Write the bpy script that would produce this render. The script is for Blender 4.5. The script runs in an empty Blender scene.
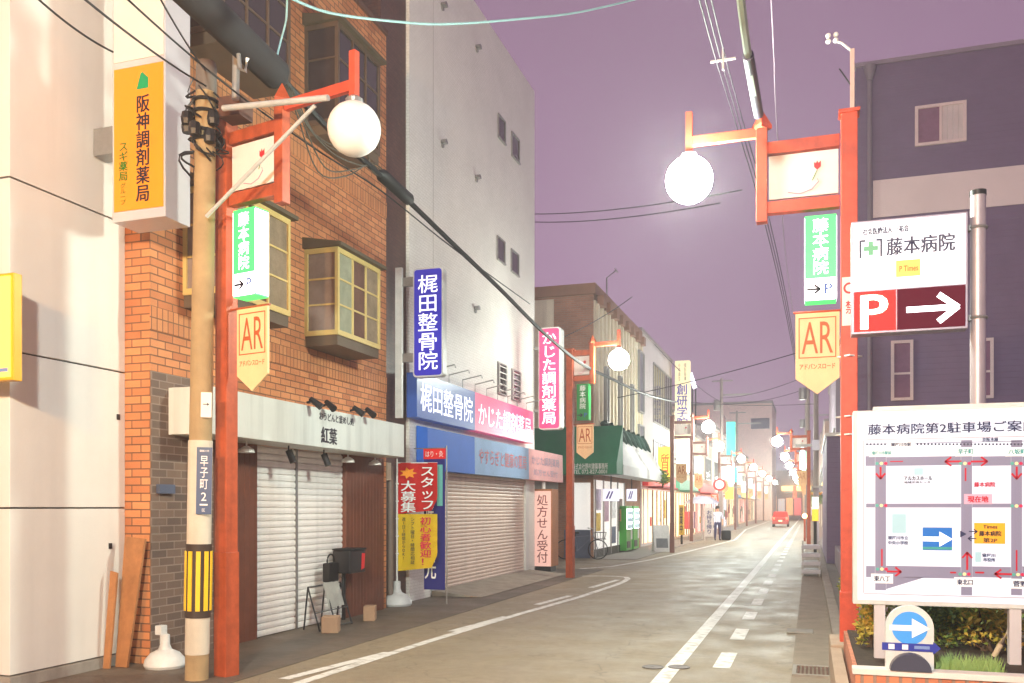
import bpy, bmesh, math, random
from mathutils import Vector, Matrix
random.seed(7)
S = bpy.context.scene
COL = S.collection
R = math.radians
# ------------------------------------------------------------------ camera
F_PX, HOR, H = 900.0, 507.0, 1.7
PSI = math.atan(298/900.0)
sn, cs = math.sin(PSI), math.cos(PSI)
cam_d = bpy.data.cameras.new("camera"); cam = bpy.data.objects.new("camera", cam_d); COL.objects.link(cam)
cam_d.sensor_width = 36; cam_d.lens = F_PX/1024*36; cam_d.shift_y = (HOR-341.5)/1024
cam_d.clip_start = 0.1; cam_d.clip_end = 3000
cam.location = (0, 0, H); cam.rotation_euler = (R(90), 0, PSI)
S.camera = cam
# ------------------------------------------------------------------ night sky (city glow on low cloud)
W = bpy.data.worlds.new("World"); S.world = W; W.use_nodes = True
nt = W.node_tree; nt.nodes.clear()
wo = nt.nodes.new("ShaderNodeOutputWorld"); bg = nt.nodes.new("ShaderNodeBackground")
tc = nt.nodes.new("ShaderNodeTexCoord"); sep = nt.nodes.new("ShaderNodeSeparateXYZ")
rmp = nt.nodes.new("ShaderNodeValToRGB"); nz = nt.nodes.new("ShaderNodeTexNoise")
mx = nt.nodes.new("ShaderNodeMixRGB"); mx.blend_type = 'MULTIPLY'; mx.inputs[0].default_value = 0.35
nz.inputs["Scale"].default_value = 2.6; nz.inputs["Detail"].default_value = 3
nt.links.new(tc.outputs["Generated"], sep.inputs[0]); nt.links.new(sep.outputs[2], rmp.inputs[0])
nt.links.new(tc.outputs["Generated"], nz.inputs["Vector"])
e = rmp.color_ramp.elements
e[0].position = 0.0; e[0].color = (0.30, 0.18, 0.27, 1)
e[1].position = 0.62; e[1].color = (0.205, 0.122, 0.185, 1)
k = e.new(0.25); k.color = (0.275, 0.164, 0.258, 1)
nt.links.new(rmp.outputs[0], mx.inputs[1]); nt.links.new(nz.outputs["Fac"], mx.inputs[2])
nt.links.new(mx.outputs[0], bg.inputs[0]); bg.inputs[1].default_value = 0.70
nt.links.new(bg.outputs[0], wo.inputs[0])
S.view_settings.view_transform = 'Standard'; S.view_settings.look = 'None'
S.view_settings.exposure = 1.25; S.view_settings.gamma = 1.0; S.view_settings.use_curve_mapping = False
S.render.engine = 'CYCLES'
S.cycles.use_denoising = True
S.cycles.sample_clamp_indirect = 4.0
S.cycles.max_bounces = 5; S.cycles.diffuse_bounces = 3; S.cycles.glossy_bounces = 3
GLOBE_L = 350.0
HAZE = 0.0032
S.cycles.volume_bounces = 0
# ------------------------------------------------------------------ pixel rays -> points on real planes
def ray(px, py):
    xc = (px-512)/F_PX
    return (xc*cs-sn, cs+xc*sn, (HOR-py)/F_PX)
def PY(px, py, Y):
    d = ray(px, py); t = Y/d[1]; return (d[0]*t, H+d[2]*t)          # -> X, z
def PX(px, py, X):
    d = ray(px, py); t = X/d[0]; return (d[1]*t, H+d[2]*t)          # -> Y, z
def G(px, py, z=0.0):
    d = ray(px, py); t = (z-H)/d[2]; return (d[0]*t, d[1]*t)
def PT(px, py, t):
    d = ray(px, py); return Vector((d[0]*t, d[1]*t, H+d[2]*t))
# ------------------------------------------------------------------ materials
def lin(c): return tuple(((v/255)/12.92 if v/255 <= .04045 else ((v/255+.055)/1.055)**2.4) for v in c)
MATS = {}
def mat(name, rgb, rough=.6, noise=.12, nscale=3., bump=0., bscale=40., metal=0., emit=0., ecol=None, spec=.4, dirt=0., sample=True):
    if name in MATS: return MATS[name]
    m = bpy.data.materials.new(name); m.use_nodes = True; MATS[name] = m
    n = m.node_tree.nodes; l = m.node_tree.links; b = n["Principled BSDF"]
    c = lin(rgb) if max(rgb) > 1.001 else tuple(rgb)
    b.inputs["Roughness"].default_value = rough; b.inputs["Metallic"].default_value = metal
    b.inputs["Specular IOR Level"].default_value = spec
    b.inputs["Base Color"].default_value = (*c, 1)
    if noise or bump or dirt:
        t = n.new("ShaderNodeTexCoord")
    if noise:
        q = n.new("ShaderNodeTexNoise"); q.inputs["Scale"].default_value = nscale; q.inputs["Detail"].default_value = 6; q.inputs["Roughness"].default_value = .65
        r = n.new("ShaderNodeMapRange"); r.inputs["From Min"].default_value = .3; r.inputs["From Max"].default_value = .7
        r.inputs["To Min"].default_value = 1-noise; r.inputs["To Max"].default_value = 1+noise
        x = n.new("ShaderNodeVectorMath"); x.operation = 'SCALE'; x.inputs[0].default_value = c
        l.new(t.outputs["Object"], q.inputs["Vector"]); l.new(q.outputs["Fac"], r.inputs["Value"]); l.new(r.outputs[0], x.inputs["Scale"])
        out = x.outputs[0]
        if dirt:                                                    # long vertical rain streaks
            mp = n.new("ShaderNodeMapping"); mp.inputs["Scale"].default_value = (5, 5, .25)
            q2 = n.new("ShaderNodeTexNoise"); q2.inputs["Scale"].default_value = 1.3; q2.inputs["Detail"].default_value = 5
            r2 = n.new("ShaderNodeMapRange"); r2.inputs["From Min"].default_value = .45; r2.inputs["From Max"].default_value = .75
            r2.inputs["To Min"].default_value = 1; r2.inputs["To Max"].default_value = 1-dirt
            x2 = n.new("ShaderNodeVectorMath"); x2.operation = 'SCALE'
            l.new(t.outputs["Object"], mp.inputs[0]); l.new(mp.outputs[0], q2.inputs["Vector"]); l.new(q2.outputs["Fac"], r2.inputs["Value"])
            l.new(out, x2.inputs[0]); l.new(r2.outputs[0], x2.inputs["Scale"]); out = x2.outputs[0]
        l.new(out, b.inputs["Base Color"])
    if bump:
        q = n.new("ShaderNodeTexNoise"); q.inputs["Scale"].default_value = bscale; q.inputs["Detail"].default_value = 4
        bp = n.new("ShaderNodeBump"); bp.inputs["Strength"].default_value = bump; bp.inputs["Distance"].default_value = .02
        l.new(t.outputs["Object"], q.inputs["Vector"]); l.new(q.outputs["Fac"], bp.inputs["Height"]); l.new(bp.outputs[0], b.inputs["Normal"])
    if emit:
        ec = lin(ecol) if ecol else c
        b.inputs["Emission Color"].default_value = (*ec, 1); b.inputs["Emission Strength"].default_value = emit
        if not sample: m.cycles.emission_sampling = 'NONE'
    return m
def brick_mat(name, c1, c2, mortar, bw, bh, ms=.008, rough=.8, vertical=False, bump=.5, offset=.5, nv=(.78, 1.15)):
    m = bpy.data.materials.new(name); m.use_nodes = True
    n = m.node_tree.nodes; l = m.node_tree.links; b = n["Principled BSDF"]; b.inputs["Roughness"].default_value = rough
    t = n.new("ShaderNodeTexCoord"); s = n.new("ShaderNodeSeparateXYZ"); a = n.new("ShaderNodeMath"); cb = n.new("ShaderNodeCombineXYZ")
    br = n.new("ShaderNodeTexBrick"); br.offset = offset
    l.new(t.outputs["Object"], s.inputs[0]); l.new(s.outputs[0], a.inputs[0]); l.new(s.outputs[1], a.inputs[1])
    l.new(a.outputs[0], cb.inputs[0 if not vertical else 1]); l.new(s.outputs[2], cb.inputs[1 if not vertical else 0]); l.new(cb.outputs[0], br.inputs["Vector"])
    br.inputs["Scale"].default_value = 1; br.inputs["Brick Width"].default_value = bw; br.inputs["Row Height"].default_value = bh
    br.inputs["Mortar Size"].default_value = ms; br.inputs["Mortar Smooth"].default_value = .15; br.inputs["Bias"].default_value = 0
    br.inputs["Color1"].default_value = (*lin(c1), 1); br.inputs["Color2"].default_value = (*lin(c2), 1); br.inputs["Mortar"].default_value = (*lin(mortar), 1)
    q = n.new("ShaderNodeTexNoise"); q.inputs["Scale"].default_value = 1.1; q.inputs["Detail"].default_value = 7
    r = n.new("ShaderNodeMapRange"); r.inputs["From Min"].default_value = .3; r.inputs["From Max"].default_value = .7; r.inputs["To Min"].default_value = nv[0]; r.inputs["To Max"].default_value = nv[1]
    x = n.new("ShaderNodeVectorMath"); x.operation = 'SCALE'
    l.new(t.outputs["Object"], q.inputs["Vector"]); l.new(q.outputs["Fac"], r.inputs[0]); l.new(br.outputs["Color"], x.inputs[0]); l.new(r.outputs[0], x.inputs["Scale"]); l.new(x.outputs[0], b.inputs["Base Color"])
    bp = n.new("ShaderNodeBump"); bp.invert = True; bp.inputs["Strength"].default_value = bump; bp.inputs["Distance"].default_value = .01
    l.new(br.outputs["Fac"], bp.inputs["Height"]); l.new(bp.outputs[0], b.inputs["Normal"])
    return m
def line_mat(name, rgb, axis, period, depth=.6, rough=.7, noise=.1):
    """boards / siding: grooves every PERIOD metres along AXIS"""
    m = mat(name, rgb, rough, noise, 2.0)
    n = m.node_tree.nodes; l = m.node_tree.links; b = n["Principled BSDF"]
    t = n.new("ShaderNodeTexCoord"); s = n.new("ShaderNodeSeparateXYZ"); a = n.new("ShaderNodeMath"); a.operation = 'ADD'
    l.new(t.outputs["Object"], s.inputs[0])
    if axis == 'z': l.new(s.outputs[2], a.inputs[0]); a.inputs[1].default_value = 0
    else: l.new(s.outputs[0], a.inputs[0]); l.new(s.outputs[1], a.inputs[1])
    d = n.new("ShaderNodeMath"); d.operation = 'DIVIDE'; d.inputs[1].default_value = period; l.new(a.outputs[0], d.inputs[0])
    f = n.new("ShaderNodeMath"); f.operation = 'FRACT'; l.new(d.outputs[0], f.inputs[0])
    r = n.new("ShaderNodeMapRange"); r.inputs["From Min"].default_value = 0; r.inputs["From Max"].default_value = .14; l.new(f.outputs[0], r.inputs[0])
    bp = n.new("ShaderNodeBump"); bp.inputs["Strength"].default_value = depth; bp.inputs["Distance"].default_value = .02
    l.new(r.outputs[0], bp.inputs["Height"]); l.new(bp.outputs[0], b.inputs["Normal"])
    return m
def lit(name, rgb, e, sample=False): return mat(name, rgb, .35, 0, emit=e, sample=sample)

white = mat("white_paint", (222, 220, 214), .45, .05, 4)
offwhite = mat("offwhite_panel", (220, 216, 209), .4, .04, 1.5, dirt=.05)
plastic_w = mat("white_plastic", (206, 205, 202), .4, .08, 7, dirt=.12)
steel = mat("galvanised_steel", (150, 148, 146), .4, .1, 6, metal=.5)
dark = mat("dark_metal", (34, 32, 34), .45, .15, 8)
black = mat("black_rubber", (20, 19, 21), .6, .1, 8)
concrete = mat("concrete", (150, 143, 134), .85, .16, 5, bump=.25, dirt=.2)
redpaint = mat("vermilion_paint", (172, 78, 44), .5, .2, 9, dirt=.35)
redbright = mat("orange_red_paint", (204, 78, 52), .5, .16, 9, dirt=.28)
orangepaint = mat("gold_pennant", (243, 204, 154), .6, .08, 3, dirt=.12)
orangeline = mat("pennant_print", (184, 88, 44), .6, .05, 6)
glass = mat("dark_glass", (60, 52, 54), .08, .25, 1.2, spec=.6)
wood = line_mat("brown_boards", (108, 62, 46), 'x', .11, .7, .6, .22)
asphalt = mat("asphalt", (128, 119, 107), .75, .13, 1.3, bump=.35, bscale=140)
def ground_mat(name, c, big, streak, rough, paint=None):
    m = bpy.data.materials.new(name); m.use_nodes = True; n = m.node_tree.nodes; l = m.node_tree.links; b = n["Principled BSDF"]; t = n.new("ShaderNodeTexCoord")
    def noise(sc, det, lo, hi, a, b_, stretch=None):
        q = n.new("ShaderNodeTexNoise"); q.inputs["Scale"].default_value = sc; q.inputs["Detail"].default_value = det; src = t.outputs["Object"]
        if stretch: mp_ = n.new("ShaderNodeMapping"); mp_.inputs["Scale"].default_value = stretch; l.new(src, mp_.inputs[0]); src = mp_.outputs[0]
        l.new(src, q.inputs["Vector"]); r = n.new("ShaderNodeMapRange"); l.new(q.outputs["Fac"], r.inputs[0])
        for k_, v_ in (("From Min", lo), ("From Max", hi), ("To Min", a), ("To Max", b_)): r.inputs[k_].default_value = v_
        return r.outputs[0]
    def mul(a, f):
        x = n.new("ShaderNodeVectorMath"); x.operation = 'SCALE'; l.new(a, x.inputs[0]); l.new(f, x.inputs["Scale"]); return x.outputs[0]
    rgb = n.new("ShaderNodeRGB"); rgb.outputs[0].default_value = (*lin(c), 1); col = rgb.outputs[0]
    col = mul(col, noise(.35, 5, .3, .7, 1-big, 1+big)); col = mul(col, noise(90, 3, .3, .7, .72, 1.28)); col = mul(col, noise(9, 6, .35, .65, .9, 1.08))
    if streak: col = mul(col, noise(1.0, 3, .35, .7, 1.06, 1-streak, (1.5, .06, 1)))
    v = n.new("ShaderNodeTexVoronoi"); v.feature = 'DISTANCE_TO_EDGE'; v.inputs["Scale"].default_value = .55; w_ = n.new("ShaderNodeTexNoise"); w_.inputs["Scale"].default_value = 2.2
    ad = n.new("ShaderNodeVectorMath"); l.new(t.outputs["Object"], ad.inputs[0]); l.new(w_.outputs["Color"], ad.inputs[1]); l.new(t.outputs["Object"], w_.inputs["Vector"]); l.new(ad.outputs[0], v.inputs["Vector"])
    r = n.new("ShaderNodeMapRange"); l.new(v.outputs["Distance"], r.inputs[0]); r.inputs["From Min"].default_value = .002; r.inputs["From Max"].default_value = .012; r.inputs["To Min"].default_value = .72
    col = mul(col, r.outputs[0])
    if paint:
        mxn = n.new("ShaderNodeMixRGB"); l.new(noise(7, 8, .50, .62, 0, 1), mxn.inputs[0]); mxn.inputs[1].default_value = (*lin(paint), 1); dm = n.new("ShaderNodeMixRGB"); dm.inputs[0].default_value = .55; dm.inputs[1].default_value = (*lin(paint), 1); l.new(col, dm.inputs[2]); l.new(dm.outputs[0], mxn.inputs[2]); col = mxn.outputs[0]
    l.new(col, b.inputs["Base Color"]); l.new(noise(1.6, 5, .3, .7, rough-.14, rough+.1), b.inputs["Roughness"])
    bp = n.new("ShaderNodeBump"); bp.inputs["Strength"].default_value = .35; bp.inputs["Distance"].default_value = .01; q = n.new("ShaderNodeTexNoise"); q.inputs["Scale"].default_value = 130
    l.new(t.outputs["Object"], q.inputs["Vector"]); l.new(q.outputs["Fac"], bp.inputs["Height"]); l.new(bp.outputs[0], b.inputs["Normal"]); return m
asphalt = ground_mat("asphalt_worn", (140, 125, 102), .08, .07, .58)
walk = ground_mat("sidewalk_tarmac", (100, 88, 76), .22, .0, .6)
roadpaint = ground_mat("road_paint", (142, 130, 112), .08, .0, .6, paint=(226, 222, 214))
pinkp = lit("pink_panel", (222, 66, 110), .25)
blue = mat("sign_blue", (44, 48, 140), .35, .03, 3)
letterw = mat("white_lettering", (236, 236, 234), .4, 0)
letterd = mat("dark_lettering", (32, 22, 42), .5, 0)
letterr = mat("red_lettering", (200, 40, 40), .5, 0)
# ------------------------------------------------------------------ object helpers
def tag(o, label=None, cat=None, group=None, kind=None):
    if label: o["label"] = label
    if cat: o["category"] = cat
    if group: o["group"] = group
    if kind: o["kind"] = kind
    return o
def thing(name, label, cat, loc=(0, 0, 0), rz=0., group=None):
    o = bpy.data.objects.new(name, None); COL.objects.link(o)
    o.empty_display_size = .2; o.location = loc; o.rotation_euler = (0, 0, rz)
    return tag(o, label, cat, group)
class MB:
    def __init__(s): s.bm = bmesh.new()
    def box(s, x0, x1, y0, y1, z0, z1, bev=0.):
        v = [s.bm.verts.new((x, y, z)) for x in (x0, x1) for y in (y0, y1) for z in (z0, z1)]
        fs = [s.bm.faces.new([v[i] for i in q]) for q in ((0, 1, 3, 2), (4, 6, 7, 5), (0, 4, 5, 1), (2, 3, 7, 6), (0, 2, 6, 4), (1, 5, 7, 3))]
        if bev:
            ed = list({e for f in fs for e in f.edges})
            bmesh.ops.bevel(s.bm, geom=ed, offset=bev, segments=2, affect='EDGES', profile=.6)
        return s
    def prism(s, pts, y0, y1):                                       # polygon in x,z pushed along y
        a = [s.bm.verts.new((x, y0, z)) for x, z in pts]; b = [s.bm.verts.new((x, y1, z)) for x, z in pts]
        s.bm.faces.new(a); s.bm.faces.new(b[::-1]); n = len(pts)
        for i in range(n): s.bm.faces.new([a[i], b[i], b[(i+1) % n], a[(i+1) % n]])
        return s
    def prism_x(s, pts, x0, x1):                                     # polygon in y,z pushed along x
        a = [s.bm.verts.new((x0, y, z)) for y, z in pts]; b = [s.bm.verts.new((x1, y, z)) for y, z in pts]
        s.bm.faces.new(a); s.bm.faces.new(b[::-1]); n = len(pts)
        for i in range(n): s.bm.faces.new([a[i], b[i], b[(i+1) % n], a[(i+1) % n]])
        return s
    def sheet(s, pts, z):
        s.bm.faces.new([s.bm.verts.new((x, y, z)) for x, y in pts]); return s
    def tube(s, pts, r, seg=8, cap=True):
        pts = [Vector(p) for p in pts]; rings = []
        rr = r if isinstance(r, (list, tuple)) else [r]*len(pts)
        for i, p in enumerate(pts):
            d = (pts[min(i+1, len(pts)-1)]-pts[max(i-1, 0)]).normalized()
            u = d.cross(Vector((0, 0, 1)) if abs(d.z) < .95 else Vector((1, 0, 0))).normalized(); w = d.cross(u)
            rings.append([s.bm.verts.new(p+(u*math.cos(2*math.pi*k/seg)+w*math.sin(2*math.pi*k/seg))*rr[i]) for k in range(seg)])
        for a, b in zip(rings, rings[1:]):
            for k in range(seg): s.bm.faces.new([a[k], a[(k+1) % seg], b[(k+1) % seg], b[k]])
        if cap: s.bm.faces.new(rings[0][::-1]); s.bm.faces.new(rings[-1])
        return s
    def lathe(s, prof, cx=0, cy=0, seg=20):
        rings = [[s.bm.verts.new((cx+r*math.cos(2*math.pi*k/seg), cy+r*math.sin(2*math.pi*k/seg), z)) for k in range(seg)] for r, z in prof]
        for a, b in zip(rings, rings[1:]):
            for k in range(seg): s.bm.faces.new([a[k], a[(k+1) % seg], b[(k+1) % seg], b[k]])
        s.bm.faces.new(rings[0][::-1]); s.bm.faces.new(rings[-1]); return s
    def ball(s, c, r, seg=24, sq=1.):
        prof = [(max(.001, r*math.sin(math.pi*i/14)), c[2]-r*sq*math.cos(math.pi*i/14)) for i in range(15)]
        return s.lathe(prof, c[0], c[1], seg)
    def ring(s, c, R0, r, axis='y', seg=24, n=6):
        pts = []
        for k in range(seg+1):
            a = 2*math.pi*k/seg; u, v = R0*math.cos(a), R0*math.sin(a)
            pts.append((c[0]+u, c[1], c[2]+v) if axis == 'y' else (c[0], c[1]+u, c[2]+v) if axis == 'x' else (c[0]+u, c[1]+v, c[2]))
        return s.tube(pts, r, n, cap=False)
    def build(s, name, m, parent=None, smooth=False):
        bmesh.ops.recalc_face_normals(s.bm, faces=s.bm.faces[:])
        me = bpy.data.meshes.new(name); s.bm.to_mesh(me); s.bm.free()
        for mm in (m if isinstance(m, (list, tuple)) else [m]): me.materials.append(mm)
        if smooth:
            me.polygons.foreach_set("use_smooth", [True]*len(me.polygons))
            if hasattr(me, "set_sharp_from_angle"): me.set_sharp_from_angle(angle=R(40))
        o = bpy.data.objects.new(name, me); COL.objects.link(o); o.parent = parent
        return o
def box(name, m, parent, *a, bev=0.): return MB().box(*a, bev=bev).build(name, m, parent)
_TX = {}
def text_mesh(s, bold, vertical):
    key = (s, bold, vertical)
    if key in _TX: return _TX[key]
    cu = bpy.data.curves.new("lettering", 'FONT'); cu.body = "\n".join(s) if vertical else s
    cu.align_x = 'CENTER'; cu.offset = min(bold, .02)*.22; cu.extrude = .0; cu.space_line = .98; cu.resolution_u = 3
    ob = bpy.data.objects.new("lettering_curve", cu); COL.objects.link(ob)
    dg = bpy.context.evaluated_depsgraph_get(); me = bpy.data.meshes.new_from_object(ob.evaluated_get(dg))
    bpy.data.objects.remove(ob)
    v = [x.co.copy() for x in me.vertices]
    if not v: v = [Vector((0, 0, 0))]
    bb = (min(p.x for p in v), max(p.x for p in v), min(p.y for p in v), max(p.y for p in v))
    _TX[key] = (me, bb); return _TX[key]
def text(s, m, parent, cx, cz, w, h, y=-.004, vertical=False, bold=.012, name="lettering"):
    src, bb = text_mesh(s, bold, vertical); me = src.copy()
    bw, bh = max(bb[1]-bb[0], 1e-4), max(bb[3]-bb[2], 1e-4)
    mxx, mzz = (bb[0]+bb[1])/2, (bb[2]+bb[3])/2
    for v in me.vertices:
        x, z = (v.co.x-mxx)/bw*w+cx, (v.co.y-mzz)/bh*h+cz
        v.co = (x, y, z)
    if bold > .025:                                                 # heavier strokes: the same outline laid down again a hair to each side
        bm = bmesh.new(); bm.from_mesh(me); base = list(bm.verts)+list(bm.edges)+list(bm.faces); k_ = bold*.35*h/(len(s) if vertical else 1)
        for dx, dy, dz in ((-k_, -.0005, 0), (k_, -.001, 0), (0, -.0015, k_*.6)):
            d_ = bmesh.ops.duplicate(bm, geom=base)["geom"]; bmesh.ops.translate(bm, verts=[v for v in d_ if isinstance(v, bmesh.types.BMVert)], vec=(dx, dy, dz))
        bm.to_mesh(me); bm.free()
    me.materials.clear(); me.materials.append(m)
    for p in me.polygons: p.material_index = 0
    o = bpy.data.objects.new(name, me); COL.objects.link(o); o.parent = parent; return o
def kids(o): return [c for c in bpy.data.objects if c.parent == o]
def copy_tree(o, parent=None):
    c = o.copy(); COL.objects.link(c); c.parent = parent
    for ch in kids(o): copy_tree(ch, c)
    return c
def arrow_pts(cx, cz, L, w, head, hw):                               # pointing +x
    return [(cx-L/2, cz-w/2), (cx+L/2-head, cz-w/2), (cx+L/2-head, cz-hw/2), (cx+L/2, cz), (cx+L/2-head, cz+hw/2), (cx+L/2-head, cz+w/2), (cx-L/2, cz+w/2)]
def flat(name, m, parent, pts, y=-.004, th=.002): return MB().prism(pts, y-th, y).build(name, m, parent)
def rect(x0, x1, z0, z1): return [(x0, z0), (x1, z0), (x1, z1), (x0, z1)]
def disc(cx, cz, r, n=28): return [(cx+r*math.cos(2*math.pi*k/n), cz+r*math.sin(2*math.pi*k/n)) for k in range(n)]
def chevron(cx, cz, L, w, hd, up=0):                                 # thin open-head arrow pointing along angle UP
    segs = [((-L/2, 0), (L/2, 0)), ((L/2-hd, hd*.8), (L/2, 0)), ((L/2-hd, -hd*.8), (L/2, 0))]; m = MB()
    for (a, b) in segs:
        d = Vector((b[0]-a[0], b[1]-a[1])).normalized(); nrm = Vector((-d.y, d.x))*w/2
        q = [Vector(a)+nrm-d*w*.2, Vector(a)-nrm-d*w*.2, Vector(b)-nrm+d*w*.2, Vector(b)+nrm+d*w*.2]
        ca, sa = math.cos(up), math.sin(up)
        m.prism([(cx+p.x*ca-p.y*sa, cz+p.x*sa+p.y*ca) for p in q], 0, .001)
    return m

# ================================================================== SETTING
def struct(o): o["kind"] = "structure"; return o
struct(MB().box(-400, 400, -60, 700, -.5, -.02).build("ground", mat("far_ground", (104, 96, 92), .9, .15, .3)))
struct(MB().box(-5.3, .27, -40, 330, -.3, 0).build("road", asphalt))
# side street on the left, between the two blocks
struct(MB().box(-40, -5.3, 23.9, 28.6, -.3, -.001).build("side_street", asphalt))
# pavements: nearly level with the road, as in the photo
struct(MB().box(-40, -5.3, -40, 23.9, -.3, .008).build("pavement", walk))
struct(MB().box(-40, -5.3, 28.6, 330, -.3, .02).build("pavement", mat("pavement_slabs", (140, 132, 124), .8, .14, 2, bump=.2)))
# right hand strip: gutter of concrete, then kerb
struct(MB().box(-.18, .27, -40, 200, -.2, .004).build("gutter", mat("gutter_concrete", (138, 124, 108), .85, .16, 3, bump=.2)))
kerb_m = mat("kerb_concrete", (146, 134, 122), .85, .2, 3, bump=.3)
m = MB()
y = -20.
while y < 60:
    m.box(.27, .42, y, y+.592, -.1, .12, bev=.012); y += .6
struct(m.build("kerb", kerb_m))
struct(MB().box(.42, 40, -40, 330, -.3, .10).build("pavement", mat("right_lot", (122, 112, 104), .85, .15, 2, bump=.2)))
# painted lines
def strip(pts, w, z=.004):
    m = MB(); P = [Vector((a, b, 0)) for a, b in pts]; L = []; Rr = []
    for i, p in enumerate(P):
        d = (P[min(i+1, len(P)-1)]-P[max(i-1, 0)]).normalized(); nn = Vector((-d.y, d.x, 0))*w/2
        L.append(m.bm.verts.new((p.x+nn.x, p.y+nn.y, z))); Rr.append(m.bm.verts.new((p.x-nn.x, p.y-nn.y, z)))
    for i in range(len(P)-1): m.bm.faces.new([L[i], L[i+1], Rr[i+1], Rr[i]])
    return m
struct(strip([(-1.38, -10), (-1.38, 40), (-1.42, 140)], .17).build("road_line", roadpaint))
m = MB(); y = -3.2
while y < 90:
    m.sheet([(-.98, y), (-.80, y), (-.80, y+1.05), (-.98, y+1.05)], .004); y += 2.15
struct(m.build("road_line", roadpaint))
corner = [G(300, 683), G(430, 641), G(520, 614), G(580, 597), G(616, 585)]
cpts = [(-4.80, -6)]+corner+[G(624, 581.5), G(628, 579), G(626, 577.2), G(615, 576.5), G(598, 576), G(572, 576.5)]
struct(strip(cpts, .13).build("road_line", roadpaint))
m = MB()
for (a, b) in (((292, 680), (396, 653)), ((458, 632), (512, 617)), ((542, 605), (575, 596)), ((595, 588), (622, 580))):
    p, q = G(*a), G(*b); m.bm.faces.new([m.bm.verts.new((x, y_, .0045)) for x, y_ in ((p[0]-.16, p[1]), (p[0]-.03, p[1]), (q[0]-.03, q[1]), (q[0]-.16, q[1]))])
struct(m.build("road_line", roadpaint))
struct(strip([G(580, 569), G(612, 566.5), G(650, 560), G(690, 551), G(735, 540), (-4.6, 70), (-4.6, 130)], .14).build("road_line", roadpaint))
for i, (px, py, lb) in enumerate(((653, 667.5, "round iron manhole cover set in open asphalt left of the painted line"), (679, 667.5, "round iron manhole cover cutting across the solid white line"))):
    c = G(px, py); r_ = .115
    o = MB().lathe([(r_, .0045), (r_, .010), (r_*.9, .012), (r_*.88, .009), (r_*.2, .009), (r_*.18, .012)], 0, 0, 24).build("manhole_cover", mat("cast_iron", (120, 112, 108), .5, .25, 22, bump=.6, bscale=60, metal=.4))
    o.location = (c[0], c[1], 0); tag(o, lb, "manhole", "manhole covers in the road")
g = thing("drain_grate", "rusty slotted drain grate in a concrete gutter frame", "drain", (*G(815, 673), 0))
fr = MB()
fr.box(-.22, .22, -.30, -.25, .004, .03).box(-.22, .22, .25, .30, .004, .03).box(-.22, -.18, -.25, .25, .004, .03).box(.18, .22, -.25, .25, .004, .03)
fr.build("frame", concrete, g)
fr = MB()
for k in range(9): fr.box(-.17+k*.04, -.15+k*.04, -.25, .25, .006, .024)
fr.build("grate", mat("rusty_iron", (96, 66, 52), .8, .3, 14), g)
c = G(800, 632)
tag(MB().box(c[0]-.17, c[0]+.17, c[1]-.2, c[1]+.2, .005, .02, bev=.006).build("gutter_cover", concrete), "plain concrete cover slab lying in the right gutter", "cover")

# ================================================================== LEFT: white panelled building
wb = thing("white_panel_building", "white panelled building at the left edge with dark joints between big panels", "building", (-7.08, 6.49, 0), R(90))
m = MB(); zs = [.12, 1.69, 3.16, 4.78, 7.4, 10.0, 12.6]
for a, b in zip(zs, zs[1:]): m.box(0, 1.488, 0, 8, a+.008, b-.008, bev=.006)
m.build("wall", offwhite, wb)
box("plinth", concrete, wb, -.02, 1.49, -.03, 8, 0, .115)
box("joint_core", black, wb, .03, 1.46, .03, 7.9, .12, 12.5)
def P_left(px, py): return PX(px, py, -7.08)
for (px, py) in ((118, 417), (110, 546)):
    Y_, z_ = P_left(px, py); box("vent", dark, wb, Y_-6.49-.02, Y_-6.49+.02, -.012, .01, z_-.03, z_+.03)
# projecting cabinet sign: yellow face, tall white top
X0, zt = PY(112, 70, 7.40); X1, zb = PY(165, 207, 7.40)
ps = thing("projecting_sign", "tall white cabinet sign with an orange pharmacy panel at its foot", "sign", (X0, 7.40, 0))
wdt = X1-X0
box("cabinet", mat("sign_cabinet", (206, 202, 204), .25, .05, 2, metal=.25), ps, 0, wdt, .004, .385, zb-.09, 10.5, bev=.008)
box("upper_panel", mat("sign_blank", (224, 216, 206), .4, .03, 2), ps, .03, wdt-.02, -.006, .004, zt+.06, 10.4)
yp = box("face_panel", lit("orange_face", (236, 140, 22), .10), ps, .03, wdt-.02, -.006, .004, zb+.01, zt-.01)
zh = zt-zb
text("阪神調剤薬局", letterd, yp, wdt*.60, zb+zh*.42, wdt*.25, zh*.73, y=-.009, vertical=True, bold=.06)
gm = mat("sign_green", (40, 112, 20), .5, 0)
text("スギ薬局", gm, yp, wdt*.23, zb+zh*.345, wdt*.17, zh*.26, y=-.009, vertical=True, bold=.09)
text("グループ", gm, yp, wdt*.225, zb+zh*.125, wdt*.10, zh*.15, y=-.009, vertical=True, bold=.04)
flat("emblem", mat("emblem_green", (20, 150, 90), .5, 0), yp, [(wdt*.48, zb+zh*.83), (wdt*.70, zb+zh*.83), (wdt*.70, zb+zh*.90), (wdt*.60, zb+zh*.94), (wdt*.70, zb+zh*.95), (wdt*.56, zb+zh*.94)], -.0075)
box("bracket", steel, ps, -.33, 0, .1, .3, PY(100, 155, 7.5)[1], PY(100, 128, 7.5)[1])
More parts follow.
